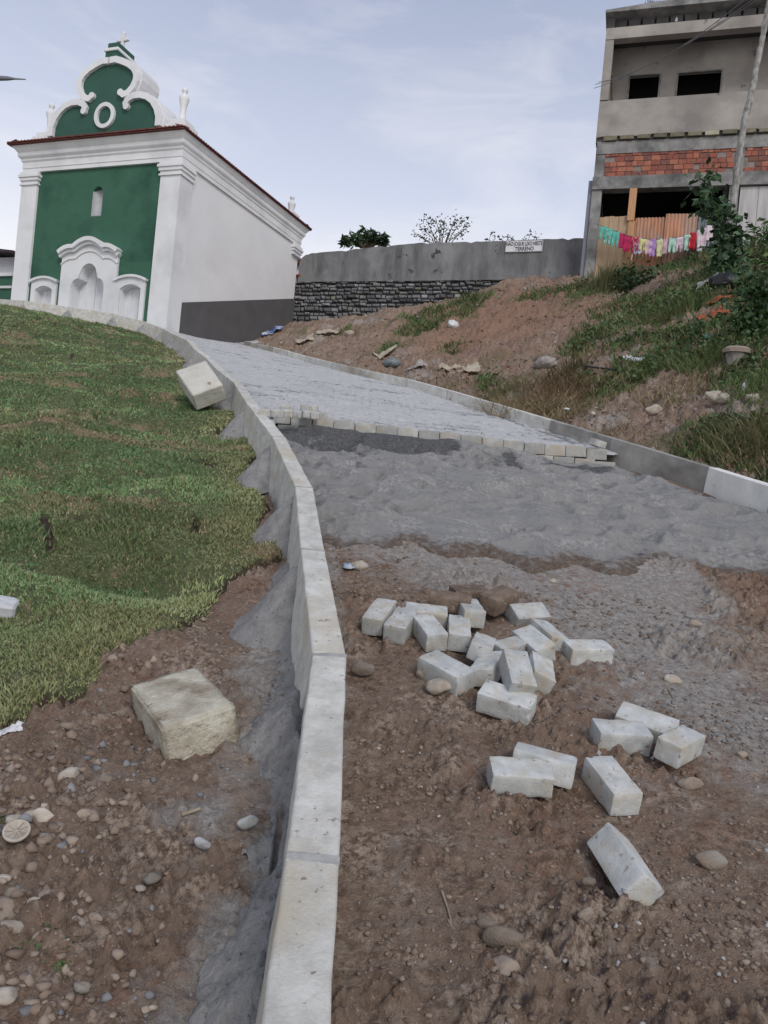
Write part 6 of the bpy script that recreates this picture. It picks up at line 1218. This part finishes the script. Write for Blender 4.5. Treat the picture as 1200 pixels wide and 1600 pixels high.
p_ = G(883, 660); sk = empty('stake', p_); props(sk, 'thin stake with a white disc on top above the right kerb', 'stake'); m = MB(); m.tube([(0, 0, -.1), (0, 0, .17)], .006, 5); m.build('stick', M_twig, sk); m = MB(); m.lathe([(0, .17), (.042, .17), (.042, .19), (0, .19)], 14, (0, 0, 0)); m.build('disc', M_pl_w, sk)
m = MB(); m.tube([G(a, b) + Vector((0, 0, .06)) for a, b in ((905, 576), (930, 580), (960, 584), (990, 585))], .018, 6); o = m.build('hose', M_black); props(o, 'black hose half hidden in weeds below the white foam tray', 'hose')
p_ = G(1150, 572); bs = empty('stone_basin', p_ + Vector((0, 0, -.10)), R(8)); props(bs, 'old concrete basin with a thick rim sitting in weeds at the right', 'basin')
sc_b = p_.y / FP; m = MB(); w_b = 20 * sc_b; m.lathe([(w_b * .55, 0), (w_b * .95, 30 * sc_b), (w_b * .85, 30 * sc_b), (w_b * .4, 8 * sc_b), (0, 8 * sc_b)], 8, (0, 0, 0), .8); m.build('bowl', M_kerbD, bs, bevel=.005); m = MB(); m.lathe([(w_b * .8, 30 * sc_b + .002), (w_b * 1.15, 30 * sc_b + .002), (w_b * 1.2, 36 * sc_b), (w_b * .9, 40 * sc_b), (w_b * .78, 36 * sc_b), (w_b * .8, 30 * sc_b + .002)], 20, (0, 0, 0), .8); m.build('rim', M_rock, bs)
for (px, py, hpx, lb_, mt_) in ((1133, 592, 18, 'small clear bottle standing below the stone basin', pm('clear_plastic', (.30, .34, .38), (.4, .42, .45), 8, .25)), (1163, 612, 20, 'whitish bottle leaning in weeds right of the small clear bottle', M_pl_w)):
    p_ = G(px, py); s_ = hpx / FP * p_.y; b_e = empty('bottle', p_); b_e.rotation_euler = (R(-18), R(8), 0); props(b_e, lb_, 'bottle'); m = MB(); m.lathe([(0, 0), (.2 * s_, 0), (.21 * s_, .6 * s_), (.08 * s_, .8 * s_), (.08 * s_, .86 * s_)], 12); m.build('body', mt_, b_e, smooth_=True); m = MB(); m.lathe([(.09 * s_, .86 * s_), (.09 * s_, .97 * s_), (0, .97 * s_)], 10); m.build('cap', M_blue, b_e)
# dried citrus half near the left edge
p_ = G(23, 1330); ce = empty('citrus_half', p_ + Vector((0, 0, .052)), 0); ce.rotation_euler = (R(28), R(6), 0); props(ce, 'dried pale citrus half with open segments at the left edge', 'citrus half')
m = MB(); m.lathe([(0, -.02), (.024, -.016), (.034, 0), (.034, .006), (.029, .007), (.027, .002), (0, .002)], 24); m.build('rind', M_rockp, ce, smooth_=True)
m = MB()
for k_ in range(9): a = k_ * 2 * math.pi / 9; m.box(.005, .028, -.0012, .0012, .002, .0065, M=Matrix.Rotation(a, 4, 'Z'))
m.build('membranes', M_rockp, ce)
# white log-like stone cut by the left edge of the turf
p_ = G(-6, 968); o = rough_box('white_stone', .20, .12, .09, 5, .010, pm('white_plaster_chunk', (.55, .56, .58), (.42, .43, .45), 9, .7, .2, 40), 7); o.location = p_ + Vector((-.01, 0, .05)); o.rotation_euler = (R(14), R(6), R(10)); props(o, 'smooth white chunk cut off by the left edge of the photo in a turf gap', 'stone')
p_ = G(388, 1298); rock(386, 1298, 34, 'pale grey mortar lump pointing down, beside the mortar bank', pm('mortar_pale', (.40, .41, .42), (.3, .31, .32), 12, .9, .4, 60), 2, .45, 40, name='mortar_lump', cat='mortar lump'); rock(315, 1330, 26, 'grey-white gritty mortar blob on the left soil', pm('mortar_pale', (.4, .4, .4), None), 4, .5, 0, name='mortar_lump', cat='mortar lump')
sheet(545, 893, 18, 10, pm('blue_wrapper', (.18, .26, .42), (.45, .48, .5), 12, .5), 'blue and white wrapper scrap under the tan rounded stone', 'wrapper', 'wrapper', 10, .4, .002, .012, seed=15); sheet(14, 1158, 34, 10, M_pl_w, 'thin white crumpled wrapper on the soil below the turf edge at far left', 'wrapper', 'wrapper', 20, .4, .002, .01, seed=16)
rock(861, 937, 12, 'tiny tan pebble resting on the chipped white block', M_rockp, 2, .8, 0, lift=.085, name='pebble')
print('objects', len(bpy.data.objects))
